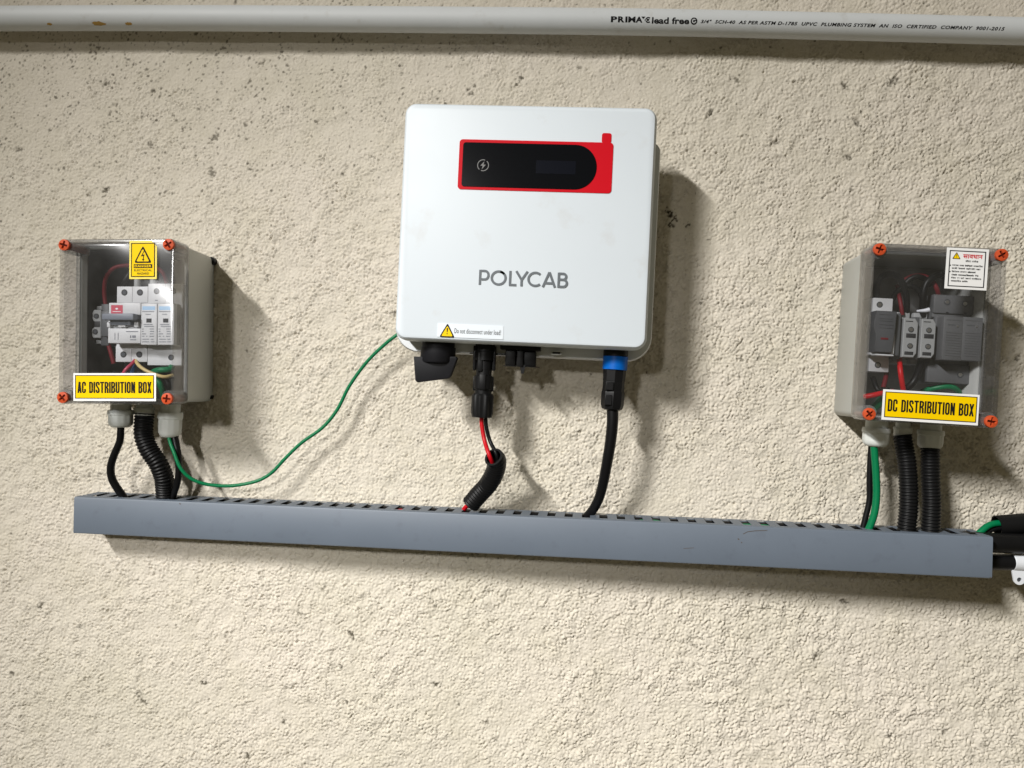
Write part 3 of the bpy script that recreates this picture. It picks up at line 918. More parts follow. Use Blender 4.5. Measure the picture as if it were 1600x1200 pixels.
def make_box(fr, name, label, plate_mat):
    t = fr.thing(name, label, 'junction box', group='clear lidded electrical boxes')
    # base: light grey open tray with walls of its own
    bm = bmesh.new()
    wt = 0.003
    def rect(hx, hz, y, r): return [(p[0], y, p[1]) for p in rrect(-hx, hx, -hz, hz, r, 5)]
    rings = [rect(0.0530, 0.0846, -0.0003, 0.005), rect(0.0540, 0.0852, -0.0015, 0.006), rect(0.0592, 0.0850, -SEAM + 0.0040, 0.006),
             rect(0.0612, 0.0853, -SEAM + 0.0036, 0.006), rect(0.0612, 0.0853, -SEAM, 0.006),
             rect(0.0582, 0.0823, -SEAM, 0.005), rect(0.0560, 0.0818, -SEAM + 0.004, 0.005), rect(0.0508, 0.0812, -0.006, 0.005)]
    add_loft(bm, rings, True, True)
    from_bm('base', bm, M_base, t, angle=40)
    bm = bmesh.new()
    add_box(bm, -0.0500, 0.0500, -0.0110, -0.0085, -0.0790, 0.0790, 0.0008)
    from_bm('mounting_plate', bm, plate_mat, t)
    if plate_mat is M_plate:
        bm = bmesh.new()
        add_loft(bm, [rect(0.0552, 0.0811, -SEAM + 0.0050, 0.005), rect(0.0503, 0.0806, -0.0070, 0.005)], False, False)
        from_bm('shade_lining', bm, mat('painted_shade', (0.030, 0.030, 0.031), 0.65), t)  # added dark sheet, stands in for shade on the light grey inner walls
    # lid: clear deep cover with wall thickness
    bm = bmesh.new()
    rings = [rect(0.0612, 0.0836, -SEAM - 0.0003, 0.005), rect(HX - 0.0008, HZ - 0.0008, -SEAM - 0.0003, 0.006), rect(HX, HZ, -SEAM - 0.0015, 0.006), rect(HX, HZ, -BD + 0.0020, 0.006),
             rect(HX - 0.0006, HZ - 0.0006, -BD + 0.0006, 0.0058), rect(HX - 0.0020, HZ - 0.0020, -BD, 0.0052)]
    add_loft(bm, rings, False, True)
    inner = [rect(0.0612, 0.0836, -SEAM - 0.0003, 0.005), rect(0.0600, 0.0833, -BD + 0.0040, 0.004), rect(0.0590, 0.0823, -BD + 0.0030, 0.004)]
    add_loft(bm, inner, False, True)
    lid = from_bm('clear_lid', bm, M_clear, t, angle=40)
    # rim step and corner posts, thicker and so less clear
    bm = bmesh.new()
    ring_prism(bm, rrect(-HX + 0.0006, HX - 0.0006, -HZ + 0.0006, HZ - 0.0006, 0.0054, 5), rrect(-0.0592, 0.0592, -0.0825, 0.0825, 0.004, 5), -SEAM - 0.0006, -SEAM - 0.0040)
    from_bm('lid_rim', bm, M_edge, lid)
    bm = bmesh.new()
    ring_prism(bm, rrect(-HX + 0.0009, HX - 0.0009, -HZ + 0.0009, HZ - 0.0009, 0.0052, 5), rrect(-0.0603, 0.0603, -0.0836, 0.0836, 0.004, 5), -SEAM - 0.0045, -BD + 0.0009)
    from_bm('lid_wall', bm, M_side, lid)
    for sx in (-1, 1):
        for sz in (1, -1):
            bm = bmesh.new()
            add_lathe(bm, [(-BD + 0.0028, 0.0074), (-SEAM - 0.006, 0.0074), (-SEAM - 0.0005, 0.0068)], sx * SWX * 0.985, sz * SWZ * 0.985, 24, axis='y')
            from_bm('screw_post', bm, M_edge, lid, angle=50)
    me, me2 = screw_meshes()
    for i, (sx, sz) in enumerate(((-1, 1), (1, 1), (1, -1), (-1, -1))):
        o = bpy.data.objects.new('lid_screw', me); COL.objects.link(o); o.parent = t
        o.location = (sx * SWX, -BD - 0.0003, sz * SWZ); o.rotation_euler = (0, 0.3 + 0.7 * i, 0)
        c = bpy.data.objects.new('cross_recess', me2); COL.objects.link(c); c.parent = o
    # shank of each screw inside its clear post
    for sx in (-1, 1):
        for sz in (1, -1):
            bm = bmesh.new()
            add_lathe(bm, [(-BD + 0.0010, 0.0040), (-SEAM + 0.004, 0.0040)], sx * SWX, sz * SWZ, 14, axis='y')
            from_bm('screw_shank', bm, mat('shank_plastic', (0.34, 0.10, 0.06), 0.5), t)
    return t

def plate(fr, root, TL, TR, BL, name, m, d=BD, th=0.0004, clip=0.0):
    """sticker stuck on the lid, given by three of its corners as the photograph shows them; returns (object, mapper)"""
    a, b, c = fr.L(*TL, d), fr.L(*TR, d), fr.L(*BL, d)
    w = math.hypot(b.x - a.x, b.z - a.z); h = math.hypot(c.x - a.x, c.z - a.z)
    ang = math.atan2(b.z - a.z, b.x - a.x)
    pts = [(0, -h), (w, -h), (w, -clip), (w - clip, 0), (0, 0)] if clip else [(0, -h), (w, -h), (w, 0), (0, 0)]
    bm = bmesh.new(); add_prism(bm, pts, 0.0001, -th)
    o = from_bm(name, bm, m, root, smooth=False)
    o.location = (a.x, -d, a.z); o.rotation_euler = (0, -ang, 0)
    return o, w, h

def flat(parent, name, m, x0, x1, z0, z1, y, th=0.00012):
    bm = bmesh.new(); add_box(bm, x0, x1, y, y - th, z0, z1)
    return from_bm(name, bm, m, parent, smooth=False)

def frame_line(parent, name, m, x0, x1, z0, z1, w, y, th=0.00012):
    bm = bmesh.new()
    ring_prism(bm, [(x0, z0), (x1, z0), (x1, z1), (x0, z1)], [(x0 + w, z0 + w), (x1 - w, z0 + w), (x1 - w, z1 - w), (x0 + w, z1 - w)], y, y - th)
    return from_bm(name, bm, m, parent, smooth=False)

def name_sticker(fr, root, TL, TR, BL, s):
    o, w, h = plate(fr, root, TL, TR, BL, 'name_sticker', M_label)
    e = 0.0021
    flat(o, 'yellow_field', M_yellow, e, w - e, -h + e * 1.3, -e, -0.0003, 0.0003)
    frame_line(o, 'black_border', M_ink, e, w - e, -h + e * 1.3, -e, 0.0007, -0.0005, 0.0003)
    block_text(o, s, M_ink, e + 0.0028, w - e - 0.0028, -h * 0.71, -h * 0.31, -0.0009)

def glyph_words(parent, m, x0, z, h, words, y, seedn):
    """lines of small Devanagari-like print too small to read in the photograph: head bar with short stems"""
    rr = random.Random(seedn)
    bm = bmesh.new()
    x = x0
    for w in words:
        add_box(bm, x, x + w, y, y - 0.0001, z + h * 0.80, z + h)
        n = max(1, int(w / (h * 0.62)))
        for i in range(n):
            a = x + (i + 0.55) * w / n
            add_box(bm, a, a + h * 0.17, y, y - 0.0001, z + h * 0.02, z + h * 0.8)
            if rr.random() < 0.75:
                add_box(bm, a - h * 0.36, a, y, y - 0.0001, z + h * rr.uniform(.2, .55), z + h * 0.68)
            if rr.random() < 0.25:
                add_box(bm, a - h * 0.2, a + h * 0.2, y, y - 0.0001, z + h * 1.1, z + h * 1.3)
        x += w + h * 0.7
    return from_bm('small_print', bm, m, parent, smooth=False)

def gland(fr, root, top, w_px, h_px, d, m, ribbed=False, tilt=0.0):
    p = fr.L(*top, d)
    k = 0.00071 if fr is AC else 0.00064
    r = w_px * k / 2; h = h_px * k
    bm = bmesh.new()
    add_lathe(bm, [(0.004, r * 0.80), (-h * 0.22, r * 0.80)], 0, 0, 24)
    add_lathe(bm, [(-h * 0.20, r * 0.98), (-h * 0.26, r * 1.02), (-h * 0.40, r * 1.02), (-h * 0.42, r * 0.97), (-h * 0.72, r * 0.97), (-h * 0.86, r * 0.92), (-h * 0.97, r * 0.74), (-h, r * 0.60), (-h * 0.96, r * 0.42)], 0, 0, 48,
              lobes=12, lobe_amp=0.05, lobe_rng=(-h * 0.73, -h * 0.41))
    o = from_bm('cable_gland', bm, m, root, angle=40)
    o.location = p; o.rotation_euler = (0, tilt, 0)
    return o

AC = Frame(-0.4742, 0.0493, 0.0255)
DC = Frame(0.3505, 0.0601, -0.0262)

def box_ac():
    t = make_box(AC, 'distribution_box', 'grey electrical box with clear lid and AC DISTRIBUTION BOX sticker, left of the inverter', M_plate)
    name_sticker(AC, t, (115, 583), (244, 583), (114.5, 626.5), 'AC DISTRIBUTION BOX')
    o, w, h = plate(AC, t, (202.7, 376.3), (245.5, 376), (205.2, 436), 'danger_sticker', mat('pale_yellow_print', (0.80, 0.66, 0.10), 0.4), clip=0.006)
    flat(o, 'yellow_field', M_yellow, 0.0022, w - 0.0022, -h + 0.0024, -0.0026, -0.0003, 0.0003)
    frame_line(o, 'black_border', M_ink, 0.0020, w - 0.0020, -h + 0.0022, -0.0024, 0.0008, -0.0005, 0.0003)
    warn_triangle(o, Vector((w / 2, 0, -h * 0.355)), w * 0.64, h * 0.45, -0.0007, 'bolt')
    flat(o, 'black_panel', M_ink, w * 0.17, w * 0.84, -h * 0.715, -h * 0.615, -0.0005, 0.0003)
    text(o, 'DANGER', M_yellow, w * 0.20, w * 0.81, -h * 0.695, -h * 0.635, -0.0009, 0.03, 0, 1.1)
    text(o, 'ELECTRICAL', M_ink, w * 0.18, w * 0.83, -h * 0.80, -h * 0.745, -0.0007, 0.02, 0, 1.1)
    text(o, 'HAZARD', M_ink, w * 0.29, w * 0.73, -h * 0.885, -h * 0.83, -0.0007, 0.03, 0, 1.1)
    gland(AC, t, (189, 634), 38, 34, 0.052, M_gland)
    gland(AC, t, (226, 633), 30, 19, 0.045, M_gland)
    gland(AC, t, (267, 634), 37, 50, 0.040, M_gland2, tilt=0.03)
    # dark plugs of the fixing screws at the back corners
    for z, r in ((0.0795, 0.0048), (-0.0800, 0.0026)):
        bm = bmesh.new(); add_lathe(bm, [(-0.0085, r * 0.5), (-0.0070, r), (-0.0005, r)], 0.0540 - 0.0012, z, 14, axis='y')
        from_bm('fixing_plug', bm, M_black, t)
    return t

def box_dc():
    t = make_box(DC, 'distribution_box', 'grey electrical box with clear lid and DC DISTRIBUTION BOX sticker, right of the inverter', mat('grey_mounting_plate', (0.22, 0.217, 0.21), 0.6, var=0.15, vscale=40))
    name_sticker(DC, t, (1380, 608), (1530.5, 617), (1377.3, 655.5), 'DC DISTRIBUTION BOX')
    o, w, h = plate(DC, t, (1479.7, 386.7), (1545.2, 390), (1474.7, 450.5), 'caution_sticker', M_label)
    frame_line(o, 'black_border', M_ink, 0.0026, w - 0.0026, -h + 0.0024, -0.0024, 0.0008, -0.0004, 0.0003)
    warn_triangle(o, Vector((w * 0.235, 0, -h * 0.185)), w * 0.20, h * 0.17, -0.0005, '!')
    text(o, '\u0938\u093E\u0935\u0927\u093E\u0928', M_red, w * 0.39, w * 0.86, -h * 0.245, -h * 0.145, -0.0006, 0.02)
    glyph_words(o, M_ink, w * 0.46, -h * 0.335, h * 0.040, (w * 0.13, w * 0.14), -0.0005, 3)
    rows = [(0.10, 0.445, (0.17, 0.11, 0.19, 0.24)), (0.10, 0.52, (0.14, 0.17, 0.24, 0.10)), (0.10, 0.60, (0.20, 0.16, 0.20)),
            (0.10, 0.68, (0.15, 0.40, 0.09)), (0.10, 0.755, (0.12, 0.07, 0.09, 0.14, 0.24)), (0.10, 0.83, (0.26, 0.14))]
    for i, (x, z, ws) in enumerate(rows):
        glyph_words(o, M_ink, w * (x + 0.04), -h * z, h * 0.036, [q * w * 0.93 for q in ws], -0.0005, 20 + i)
    bm = bmesh.new()
    for z in (0.43, 0.585):
        add_box(bm, w * 0.095, w * 0.115, -0.0004, -0.0006, -h * z - 0.0006, -h * z + 0.0006)
    from_bm('bullet_mark', bm, M_ink, o, smooth=False)
    gland(DC, t, (1370, 661), 42, 38, 0.055, M_gland2)
    gland(DC, t, (1411, 663), 28, 23, 0.045, M_gland2)
    gland(DC, t, (1455, 665), 40, 38, 0.045, M_gland2)
    return t
box_ac(); box_dc()

# ------------------------------------------------------------------ what sits in the boxes
def lbox(bm, fr, a, b, df, db, bev=0.0006, o=Vector((0, 0, 0))):
    p, q = fr.L(*a, df) - o, fr.L(*b, df) - o
    add_box(bm, p.x, q.x, -df - o.y, -db - o.y, q.z, p.z, bev)

def holes(fr, root, pts, d, r, m=None, name='terminal_screw', o=Vector((0, 0, 0)), slot=True):
    for (px, py) in pts:
        p = fr.L(px, py, d) - o
        bm = bmesh.new()
        add_lathe(bm, [(-0.00025, r), (0.00, r), (0.0004, r)], p.x, p.z, 18, axis='y', c0=p.y)
        h = from_bm(name, bm, m or M_hole, root)
        bm = bmesh.new()
        add_lathe(bm, [(-0.0005, r * 0.62), (-0.0003, r * 0.68), (0.0, r * 0.68)], p.x, p.z, 14, axis='y', c0=p.y)
        from_bm('screw_head', bm, M_steel if m is M_steel_dark else M_hole2, h)

M_hole2 = mat('dull_screw', (0.07, 0.075, 0.085), 0.45, metal=0.5)
M_steel_dark = mat('terminal_ring', (0.05, 0.055, 0.06), 0.5)

def rail(fr, label, a, b, d):
    p, q = fr.L(*a, d), fr.L(*b, d)
    z = (p.z + q.z) / 2
    o = Vector((p.x, -d, z))
    bm = bmesh.new()
    L_ = q.x - p.x
    add_box(bm, 0, L_, -0.001, 0.0, -0.0175, -0.0125)
    add_box(bm, 0, L_, -0.001, 0.0, 0.0125, 0.0175)
    add_box(bm, 0, L_, 0.0, 0.0070, -0.0130, -0.0120)
    add_box(bm, 0, L_, 0.0, 0.0070, 0.0120, 0.0130)
    add_box(bm, 0, L_, 0.0062, 0.0075, -0.0119, 0.0119)
    ob = from_bm('mounting_rail', bm, mat('zinc', (0.32, 0.32, 0.32), 0.4, metal=0.8), None)
    ob.location = fr.W(o); ob.rotation_euler = (0, -fr.r, 0)
    tag(ob, label, 'rail')

def root_at(fr, px, py, d, name, label, cat, group=None):
    o = fr.L(px, py, d)
    return fr.thing(name, label, cat, o, group), o

def ac_contents():
    rail(AC, 'metal rail behind the white breaker in the left box', (146, 508), (292, 508), 0.030)
    # two-pole breaker
    t, o = root_at(AC, 206, 505, 0.030, 'circuit_breaker', 'white two pole circuit breaker with grey toggle and red logo square', 'breaker')
    bm = bmesh.new()
    lbox(bm, AC, (182.5, 447.5), (231, 566), 0.066, 0.031, 0.0008, o)
    from_bm('body', bm, M_mcb, t)
    for (a, b) in (((182.8, 447.8), (206.4, 473)), ((207.0, 447.8), (230.8, 473)), ((180.8, 540), (204.8, 565.5)), ((205.4, 540), (229.8, 565.5))):
        bm = bmesh.new(); lbox(bm, AC, a, b, 0.0670, 0.0655, 0.0004, o); from_bm('terminal_cover', bm, M_mcb, t)
    bm = bmesh.new()
    lbox(bm, AC, (169.8, 473), (219.6, 492), 0.0860, 0.0655, 0.0008, o)
    lbox(bm, AC, (168.6, 513), (219.6, 536.5), 0.0860, 0.0655, 0.0008, o)
    lbox(bm, AC, (169.4, 490), (219.6, 515), 0.0815, 0.0655, 0.0004, o)
    from_bm('nose', bm, M_mcb, t)
    bm = bmesh.new()
    a, b = AC.L(162, 490, 0.092) - o, AC.L(211, 504, 0.092) - o
    add_box(bm, a.x, b.x, -0.0955 - o.y, -0.0800 - o.y, b.z + 0.0025, a.z, 0.0012)
    lbox(bm, AC, (171, 496), (204, 508), 0.0885, 0.0800, 0.0012, o)
    from_bm('toggle', bm, M_mcbg, t)
    for (x0, x1) in ((166.5, 172), (184, 196), (209, 216)):
        bm = bmesh.new(); lbox(bm, AC, (x0, 503), (x1, 511.5), 0.0870, 0.0800, 0.0010, o); from_bm('toggle_base', bm, M_mcb, t)
    bm = bmesh.new(); lbox(bm, AC, (173.6, 476.6), (191.6, 490), 0.0862, 0.0858, 0, o); lg = from_bm('logo_square', bm, M_pink, t)
    c = AC.L(182.4, 483, 0.0863) - o
    bm = bmesh.new()
    bm.faces.new([bm.verts.new((c.x + 0.0016 * math.cos(a), c.y, c.z + 0.0010 * math.sin(a) + 0.0004)) for a in [2 * math.pi * i / 12 for i in range(12)]])
    add_box(bm, c.x - 0.0045, c.x + 0.0045, c.y, c.y - 0.0001, c.z - 0.0030, c.z - 0.0023)
    from_bm('logo_mark', bm, M_label, lg, smooth=False)
    bm = bmesh.new()
    for x in (179.0, 184.0):
        lbox(bm, AC, (x, 520), (x + 0.9, 531), 0.0862, 0.0858, 0, o)
    lbox(bm, AC, (197, 517.3), (215.5, 518.8), 0.0862, 0.0858, 0, o)
    lbox(bm, AC, (203, 524), (205, 528), 0.0862, 0.0858, 0, o); lbox(bm, AC, (206.5, 524), (212, 528), 0.0862, 0.0858, 0, o)
    lbox(bm, AC, (203.5, 530), (212.5, 531.6), 0.0862, 0.0858, 0, o)
    from_bm('rating_print', bm, M_grey, t, smooth=False)
    holes(AC, t, ((194.5, 457), (218.8, 457), (193, 553.8), (217.8, 553.8)), 0.0670, 0.0035, o=o)
    # surge arrester, two plug-in modules on one base
    t, o = root_at(AC, 258, 505, 0.030, 'surge_arrester', 'white surge protector with two plug-in modules and pale blue headers', 'surge protector')
    bm = bmesh.new()
    lbox(bm, AC, (231.4, 443), (285, 571), 0.066, 0.031, 0.0008, o)
    from_bm('body', bm, M_mcb, t)
    for (a, b) in (((231.6, 443.2), (257.8, 474)), ((258.4, 443.2), (284.6, 474)), ((230.6, 542), (283.6, 571))):
        bm = bmesh.new(); lbox(bm, AC, a, b, 0.0670, 0.0655, 0.0004, o); from_bm('terminal_cover', bm, M_mcb, t)
    bm = bmesh.new(); lbox(bm, AC, (220.4, 474), (271.5, 538.5), 0.0800, 0.0655, 0.0005, o); from_bm('module_bay', bm, M_tblk, t)
    for k, (x0, x1) in enumerate(((220.4, 244.8), (246.4, 271.4))):
        bm = bmesh.new(); lbox(bm, AC, (x0, 474), (x1, 539), 0.0862, 0.0790, 0.0010, o)
        md = from_bm('module', bm, M_mcb, t)
        xm = (x0 + x1) / 2
        def P(a, b, m, nm):
            bm = bmesh.new(); lbox(bm, AC, a, b, 0.0864, 0.0860, 0, o); return from_bm(nm, bm, m, md, smooth=False)
        P((x0 + 2, 478.5), (x1 - 2.5, 484.5), M_ltblue, 'blue_header')
        P((xm - 4, 497.6), (xm + 4, 504), M_hole, 'status_window')
        bm = bmesh.new()
        rr = random.Random(k)
        for (yy, segs) in ((486.8, ((2, 21),)), (491, ((7, 15),)), (507, ((4, 18),)), (510, ((5, 20),)), (514, ((1.5, 4), (13.5, 20))), (517.8, ((1.5, 4), (14, 20))), (521.6, ((1.5, 8), (14, 20))),
                           (525.4, ((1.5, 5), (8, 10), (13, 20))), (530, ((2, 13), (15, 20))), (534, ((2, 13), (15, 21)))):
            for s0, s1 in segs:
                q = s0
                while q < s1 - 0.4:
                    wq = min(rr.uniform(0.7, 1.7), s1 - q)
                    lbox(bm, AC, (x0 + q, yy - 0.65), (x0 + q + wq, yy + 0.75), 0.0864, 0.0860, 0, o)
                    q += wq + 0.45
        from_bm('small_print', bm, M_grey, md, smooth=False)
    bm = bmesh.new(); lbox(bm, AC, (242, 468.5), (246.5, 470), 0.0672, 0.0668, 0, o); from_bm('printed_dash', bm, M_grey, t, smooth=False)
    holes(AC, t, ((244.8, 455), (271, 455), (267.5, 558.5)), 0.0670, 0.0033, o=o)
    # terminal block at the left end of the rail
    t, o = root_at(AC, 156, 507, 0.030, 'terminal_block', 'grey terminal block with two screw holes left of the breaker', 'terminal block')
    bm = bmesh.new()
    lbox(bm, AC, (158, 475), (169, 540), 0.0640, 0.031, 0.0008, o)
    lbox(bm, AC, (157.5, 486), (170, 526), 0.0740, 0.060, 0.0012, o)
    from_bm('side_cheek', bm, M_tdark, t)
    bm = bmesh.new()
    a, b = AC.L(144.5, 484, 0.066) - o, AC.L(157.5, 528, 0.066) - o
    w_, h_ = b.x - a.x, a.z - b.z
    out = [(a.x + w_ * .16, b.z), (b.x, b.z), (b.x, a.z), (a.x + w_ * .16, a.z), (a.x, a.z - h_ * .10), (a.x, a.z - h_ * .34), (a.x + w_ * .22, a.z - h_ * .42), (a.x + w_ * .22, a.z - h_ * .62), (a.x - w_ * .06, a.z - h_ * .68), (a.x - w_ * .06, b.z + h_ * .06)]
    add_prism(bm, out, -0.034 - o.y, -0.066 - o.y, 0.0005, 1)
    lbox(bm, AC, (151, 478), (162, 484), 0.060, 0.034, 0.0006, o)
    lbox(bm, AC, (150, 531), (162, 537), 0.060, 0.034, 0.0006, o)
    from_bm('body', bm, M_tblk, t)
    bm = bmesh.new(); lbox(bm, AC, (147.5, 502), (156, 511), 0.0664, 0.0640, 0.0003, o); from_bm('slot', bm, M_hole, t)
    holes(AC, t, ((150.6, 494), (149.0, 518.5)), 0.0661, 0.0030, o=o)

    def W(pts): return [at(*p) for p in pts]
    cable('red_wire', 'dark red wire looping above the breaker behind the danger sticker', 'wire', W([(165, 478, .060), (163, 455, .060), (166, 433, .064), (178, 419, .066), (195, 415, .064), (220, 415, .06), (243, 418, .064), (256, 428, .066), (261, 444, .06)]), 0.0022, M_wred2)
    cable('red_wire', 'short red wire dropping below the terminal block in the left box', 'wire', W([(169, 536, .060), (173, 550, .062), (178, 568, .062)]), 0.0024, M_wred2)
    cable('black_wire', 'black wire rising from the breaker behind the danger sticker', 'wire', W([(192, 448, .060), (197, 436, .062), (208, 422, .058), (225, 414, .05)]), 0.0028, M_wblk)
    cable('grey_lug', 'pale grey lug peeking out below the danger sticker, left one', 'cable lug', W([(215, 449, .062), (215, 441, .062), (215, 430, .058)]), 0.0036, M_tblk)
    cable('grey_lug', 'pale grey lug peeking out below the danger sticker, right one', 'cable lug', W([(240, 445, .062), (240, 437, .062), (239, 427, .058)]), 0.0038, M_tblk)
    cable('red_wire', 'pinkish red wire curving down under the breaker to the left', 'wire', W([(211, 563, .066), (205, 570, .072), (197, 577, .076), (190, 590, .074), (186, 606, .06)]), 0.0020, mat('pink_red_insulation', (0.48, 0.05, 0.10), 0.35))
    cable('blue_wire', 'blue wire curving down under the breaker beside the red one', 'wire', W([(214, 565, .060), (210, 574, .066), (206, 582, .068), (203, 600, .06)]), 0.0019, M_wblu)
    cable('cream_wire', 'cream coloured wire arching from the breaker to the right', 'wire', W([(212, 563, .066), (217, 571, .073), (228, 579, .076), (245, 586, .076), (258, 589, .074), (270, 586, .066)]), 0.0019, M_wyel)
    cable('green_wire', 'green wire bending under the surge protector in the left box', 'wire', W([(268, 572, .064), (266, 577, .070), (252, 578, .073), (240, 581, .070), (234, 590, .06)]), 0.0032, M_wgrn)
    cable('green_wire', 'green wire dropping beside the AC sticker in the left box', 'wire', W([(244, 586, .060), (249, 598, .064), (254, 610, .062), (257, 626, .055)]), 0.0034, M_wgrn)
    cable('black_wire', 'black wire bundled at the lower right inside the left box', 'wire', W([(254, 588, .058), (262, 598, .062), (264, 610, .06), (262, 626, .055)]), 0.0030, M_wblk)
ac_contents()

def dc_contents():
    rail(DC, 'metal rail behind the dark arrester in the right box', (1358, 528), (1540, 536), 0.030)
    # fuse holder
    t, o = root_at(DC, 1380, 524, 0.030, 'fuse_holder', 'white fuse holder with dark grey puller and a small red window', 'fuse holder')
    bm = bmesh.new()
    lbox(bm, DC, (1364.5, 465), (1388.5, 582), 0.062, 0.031, 0.0008, o)
    lbox(bm, DC, (1364, 486), (1400, 556.5), 0.0745, 0.060, 0.0008, o)
    from_bm('body', bm, M_mcb, t)
    bm = bmesh.new()
    a, b = DC.L(1368.5, 485, 0.086) - o, DC.L(1401, 551.5, 0.086) - o
    zm = a.z + (b.z - a.z) * 0.52
    add_prism(bm, [(a.x + 0.0015, b.z), (b.x - 0.0045, b.z), (b.x - 0.0030, zm), (b.x - 0.0020, a.z), (a.x + 0.0010, a.z), (a.x - 0.0012, a.z - 0.012), (a.x - 0.0010, zm + 0.004), (a.x + 0.0012, zm - 0.002)], -0.062 - o.y, -0.0865 - o.y, 0.0010, 2)
    fp = from_bm('puller', bm, M_fuse, t)
    bm = bmesh.new()
    for i, (y, x1) in enumerate(((491, 1393), (497.5, 1396), (501, 1396), (507, 1397), (512, 1397))):
        lbox(bm, DC, (1374, y), (x1, y + 1.1), 0.0870, 0.0860, 0, o)
    from_bm('grip_rib', bm, M_tdark, fp)
    bm = bmesh.new(); lbox(bm, DC, (1376.5, 527.2), (1388, 531), 0.0870, 0.0860, 0.0003, o); from_bm('indicator', bm, M_wred2, fp)
    bm = bmesh.new()
    lbox(bm, DC, (1368, 552.5), (1396.5, 556.8), 0.0835, 0.070, 0.0006, o)
    lbox(bm, DC, (1394.2, 520), (1396.8, 553), 0.0835, 0.070, 0.0005, o)
    from_bm('holder_rim', bm, M_mcb, t)
    bm = bmesh.new(); lbox(bm, DC, (1399, 489), (1404.5, 556), 0.0800, 0.060, 0.0008, o); from_bm('side_cheek', bm, M_tdark, t)
    holes(DC, t, ((1374.5, 476), (1371.5, 570.5)), 0.0620, 0.0031, M_steel_dark, o=o)
    # terminal blocks
    for k, (x0, y0, lab) in enumerate(((1413, 497, 'grey terminal block with two screws next to the fuse holder'), (1441, 498, 'grey terminal block with two screws next to the dark arrester'))):
        t, o = root_at(DC, x0 + 8, y0 + 32, 0.030, 'terminal_block', lab, 'terminal block', 'terminal blocks in the DC box')
        bm = bmesh.new()
        a, b = DC.L(x0, y0, 0.080) - o, DC.L(x0 + 18.5, y0 + 62, 0.080) - o
        w_, h_ = b.x - a.x, a.z - b.z
        c = 0.0028
        add_prism(bm, [(a.x, b.z), (b.x - c, b.z), (b.x, b.z + c * 1.6), (b.x, a.z - c * 1.6), (b.x - c, a.z), (a.x, a.z)], -0.040 - o.y, -0.0800 - o.y, 0.0006, 1)
        add_box(bm, a.x, b.x, -0.060 - o.y, -0.031 - o.y, b.z - 0.006, a.z + 0.008, 0.001)
        from_bm('body', bm, M_tblk, t)
        bm = bmesh.new()
        add_box(bm, a.x - 0.0055, a.x + 0.0002, -0.0745 - o.y, -0.031 - o.y, b.z - 0.002, a.z + 0.002, 0.0006)
        from_bm('side_cheek', bm, M_tdark, t)
        bm = bmesh.new()
        add_box(bm, a.x + w_ * .20, b.x - w_ * .12, -0.0803 - o.y, -0.0785 - o.y, a.z - h_ * .50, a.z - h_ * .385, 0.0003)
        add_box(bm, a.x + w_ * .15, b.x - w_ * .22, -0.0802 - o.y, -0.0785 - o.y, b.z + h_ * .06, b.z + h_ * .15, 0.0003)
        from_bm('slot', bm, M_hole, t)
        bm = bmesh.new()
        add_box(bm, a.x + w_ * .12, a.x + w_ * .62, -0.0802 - o.y, -0.0785 - o.y, a.z - h_ * .085, a.z - h_ * .065)
        from_bm('printed_dash', bm, M_ink, t)
        holes(DC, t, ((x0 + 10.5, y0 + 18), (x0 + 9.0, y0 + 43.5)), 0.0801, 0.0028, M_steel_dark, o=o)
    # DC arrester
    t, o = root_at(DC, 1496, 530, 0.030, 'surge_arrester', 'dark grey surge protector with two ribbed modules in the right box', 'surge protector')
    bm = bmesh.new()
    lbox(bm, DC, (1459, 459.5), (1528, 603), 0.064, 0.031, 0.0010, o)
    lbox(bm, DC, (1462, 494), (1530, 562), 0.072, 0.060, 0.0008, o)
    from_bm('body', bm, M_spd, t)
    bm = bmesh.new()
    lbox(bm, DC, (1460, 460), (1524.5, 492.5), 0.0665, 0.060, 0.0016, o)
    lbox(bm, DC, (1450, 568), (1519, 601), 0.0665, 0.060, 0.0010, o)
    from_bm('terminal_cover', bm, M_spd, t)
    for k, (x0, x1, dy) in enumerate(((1475.5, 1504.0, 0), (1505.3, 1534.0, 0.8))):
        a, b = DC.L(x0, 494 + dy, 0.0865) - o, DC.L(x1 - 1.5, 564 + dy, 0.0865) - o
        bm = bmesh.new(); add_box(bm, a.x, b.x, -0.0865 - o.y, -0.068 - o.y, b.z, a.z, 0.0010)
        md = from_bm('module', bm, M_spd, t)
        w_, h_ = b.x - a.x, a.z - b.z
        bm = bmesh.new()
        for i in range(10):
            z = a.z - h_ * (0.36 + 0.058 * i)
            add_box(bm, a.x + w_ * .14, b.x - w_ * .10, -0.0869 - o.y, -0.0860 - o.y, z - 0.0005, z + 0.0005)
        add_box(bm, a.x + w_ * .12, b.x - w_ * .12, -0.0868 - o.y, -0.0860 - o.y, a.z - h_ * .085, a.z - h_ * .065)
        from_bm('grip_rib', bm, M_spd, md)
        bm = bmesh.new()
        add_box(bm, a.x + w_ * .2, a.x + w_ * .58, -0.0867 - o.y, -0.0860 - o.y, a.z - h_ * .20, a.z - h_ * .175)
        from_bm('printed_dash', bm, M_tdark, md)
        bm = bmesh.new()
        add_lathe(bm, [(-0.0006, 0.0008), (0.0004, 0.0010)], a.x + w_ * .68, a.z - h_ * .215, 12, axis='y', c0=-0.0866 - o.y)
        from_bm('status_dot', bm, M_steel, md)
    holes(DC, t, ((1480, 472), (1508, 474.5), (1500.5, 585.5)), 0.0667, 0.0030, M_steel_dark, o=o)
    bm = bmesh.new()
    lbox(bm, DC, (1478.5, 487.5), (1482, 489), 0.0668, 0.066, 0, o); lbox(bm, DC, (1507, 488.5), (1510.5, 490), 0.0668, 0.066, 0, o)
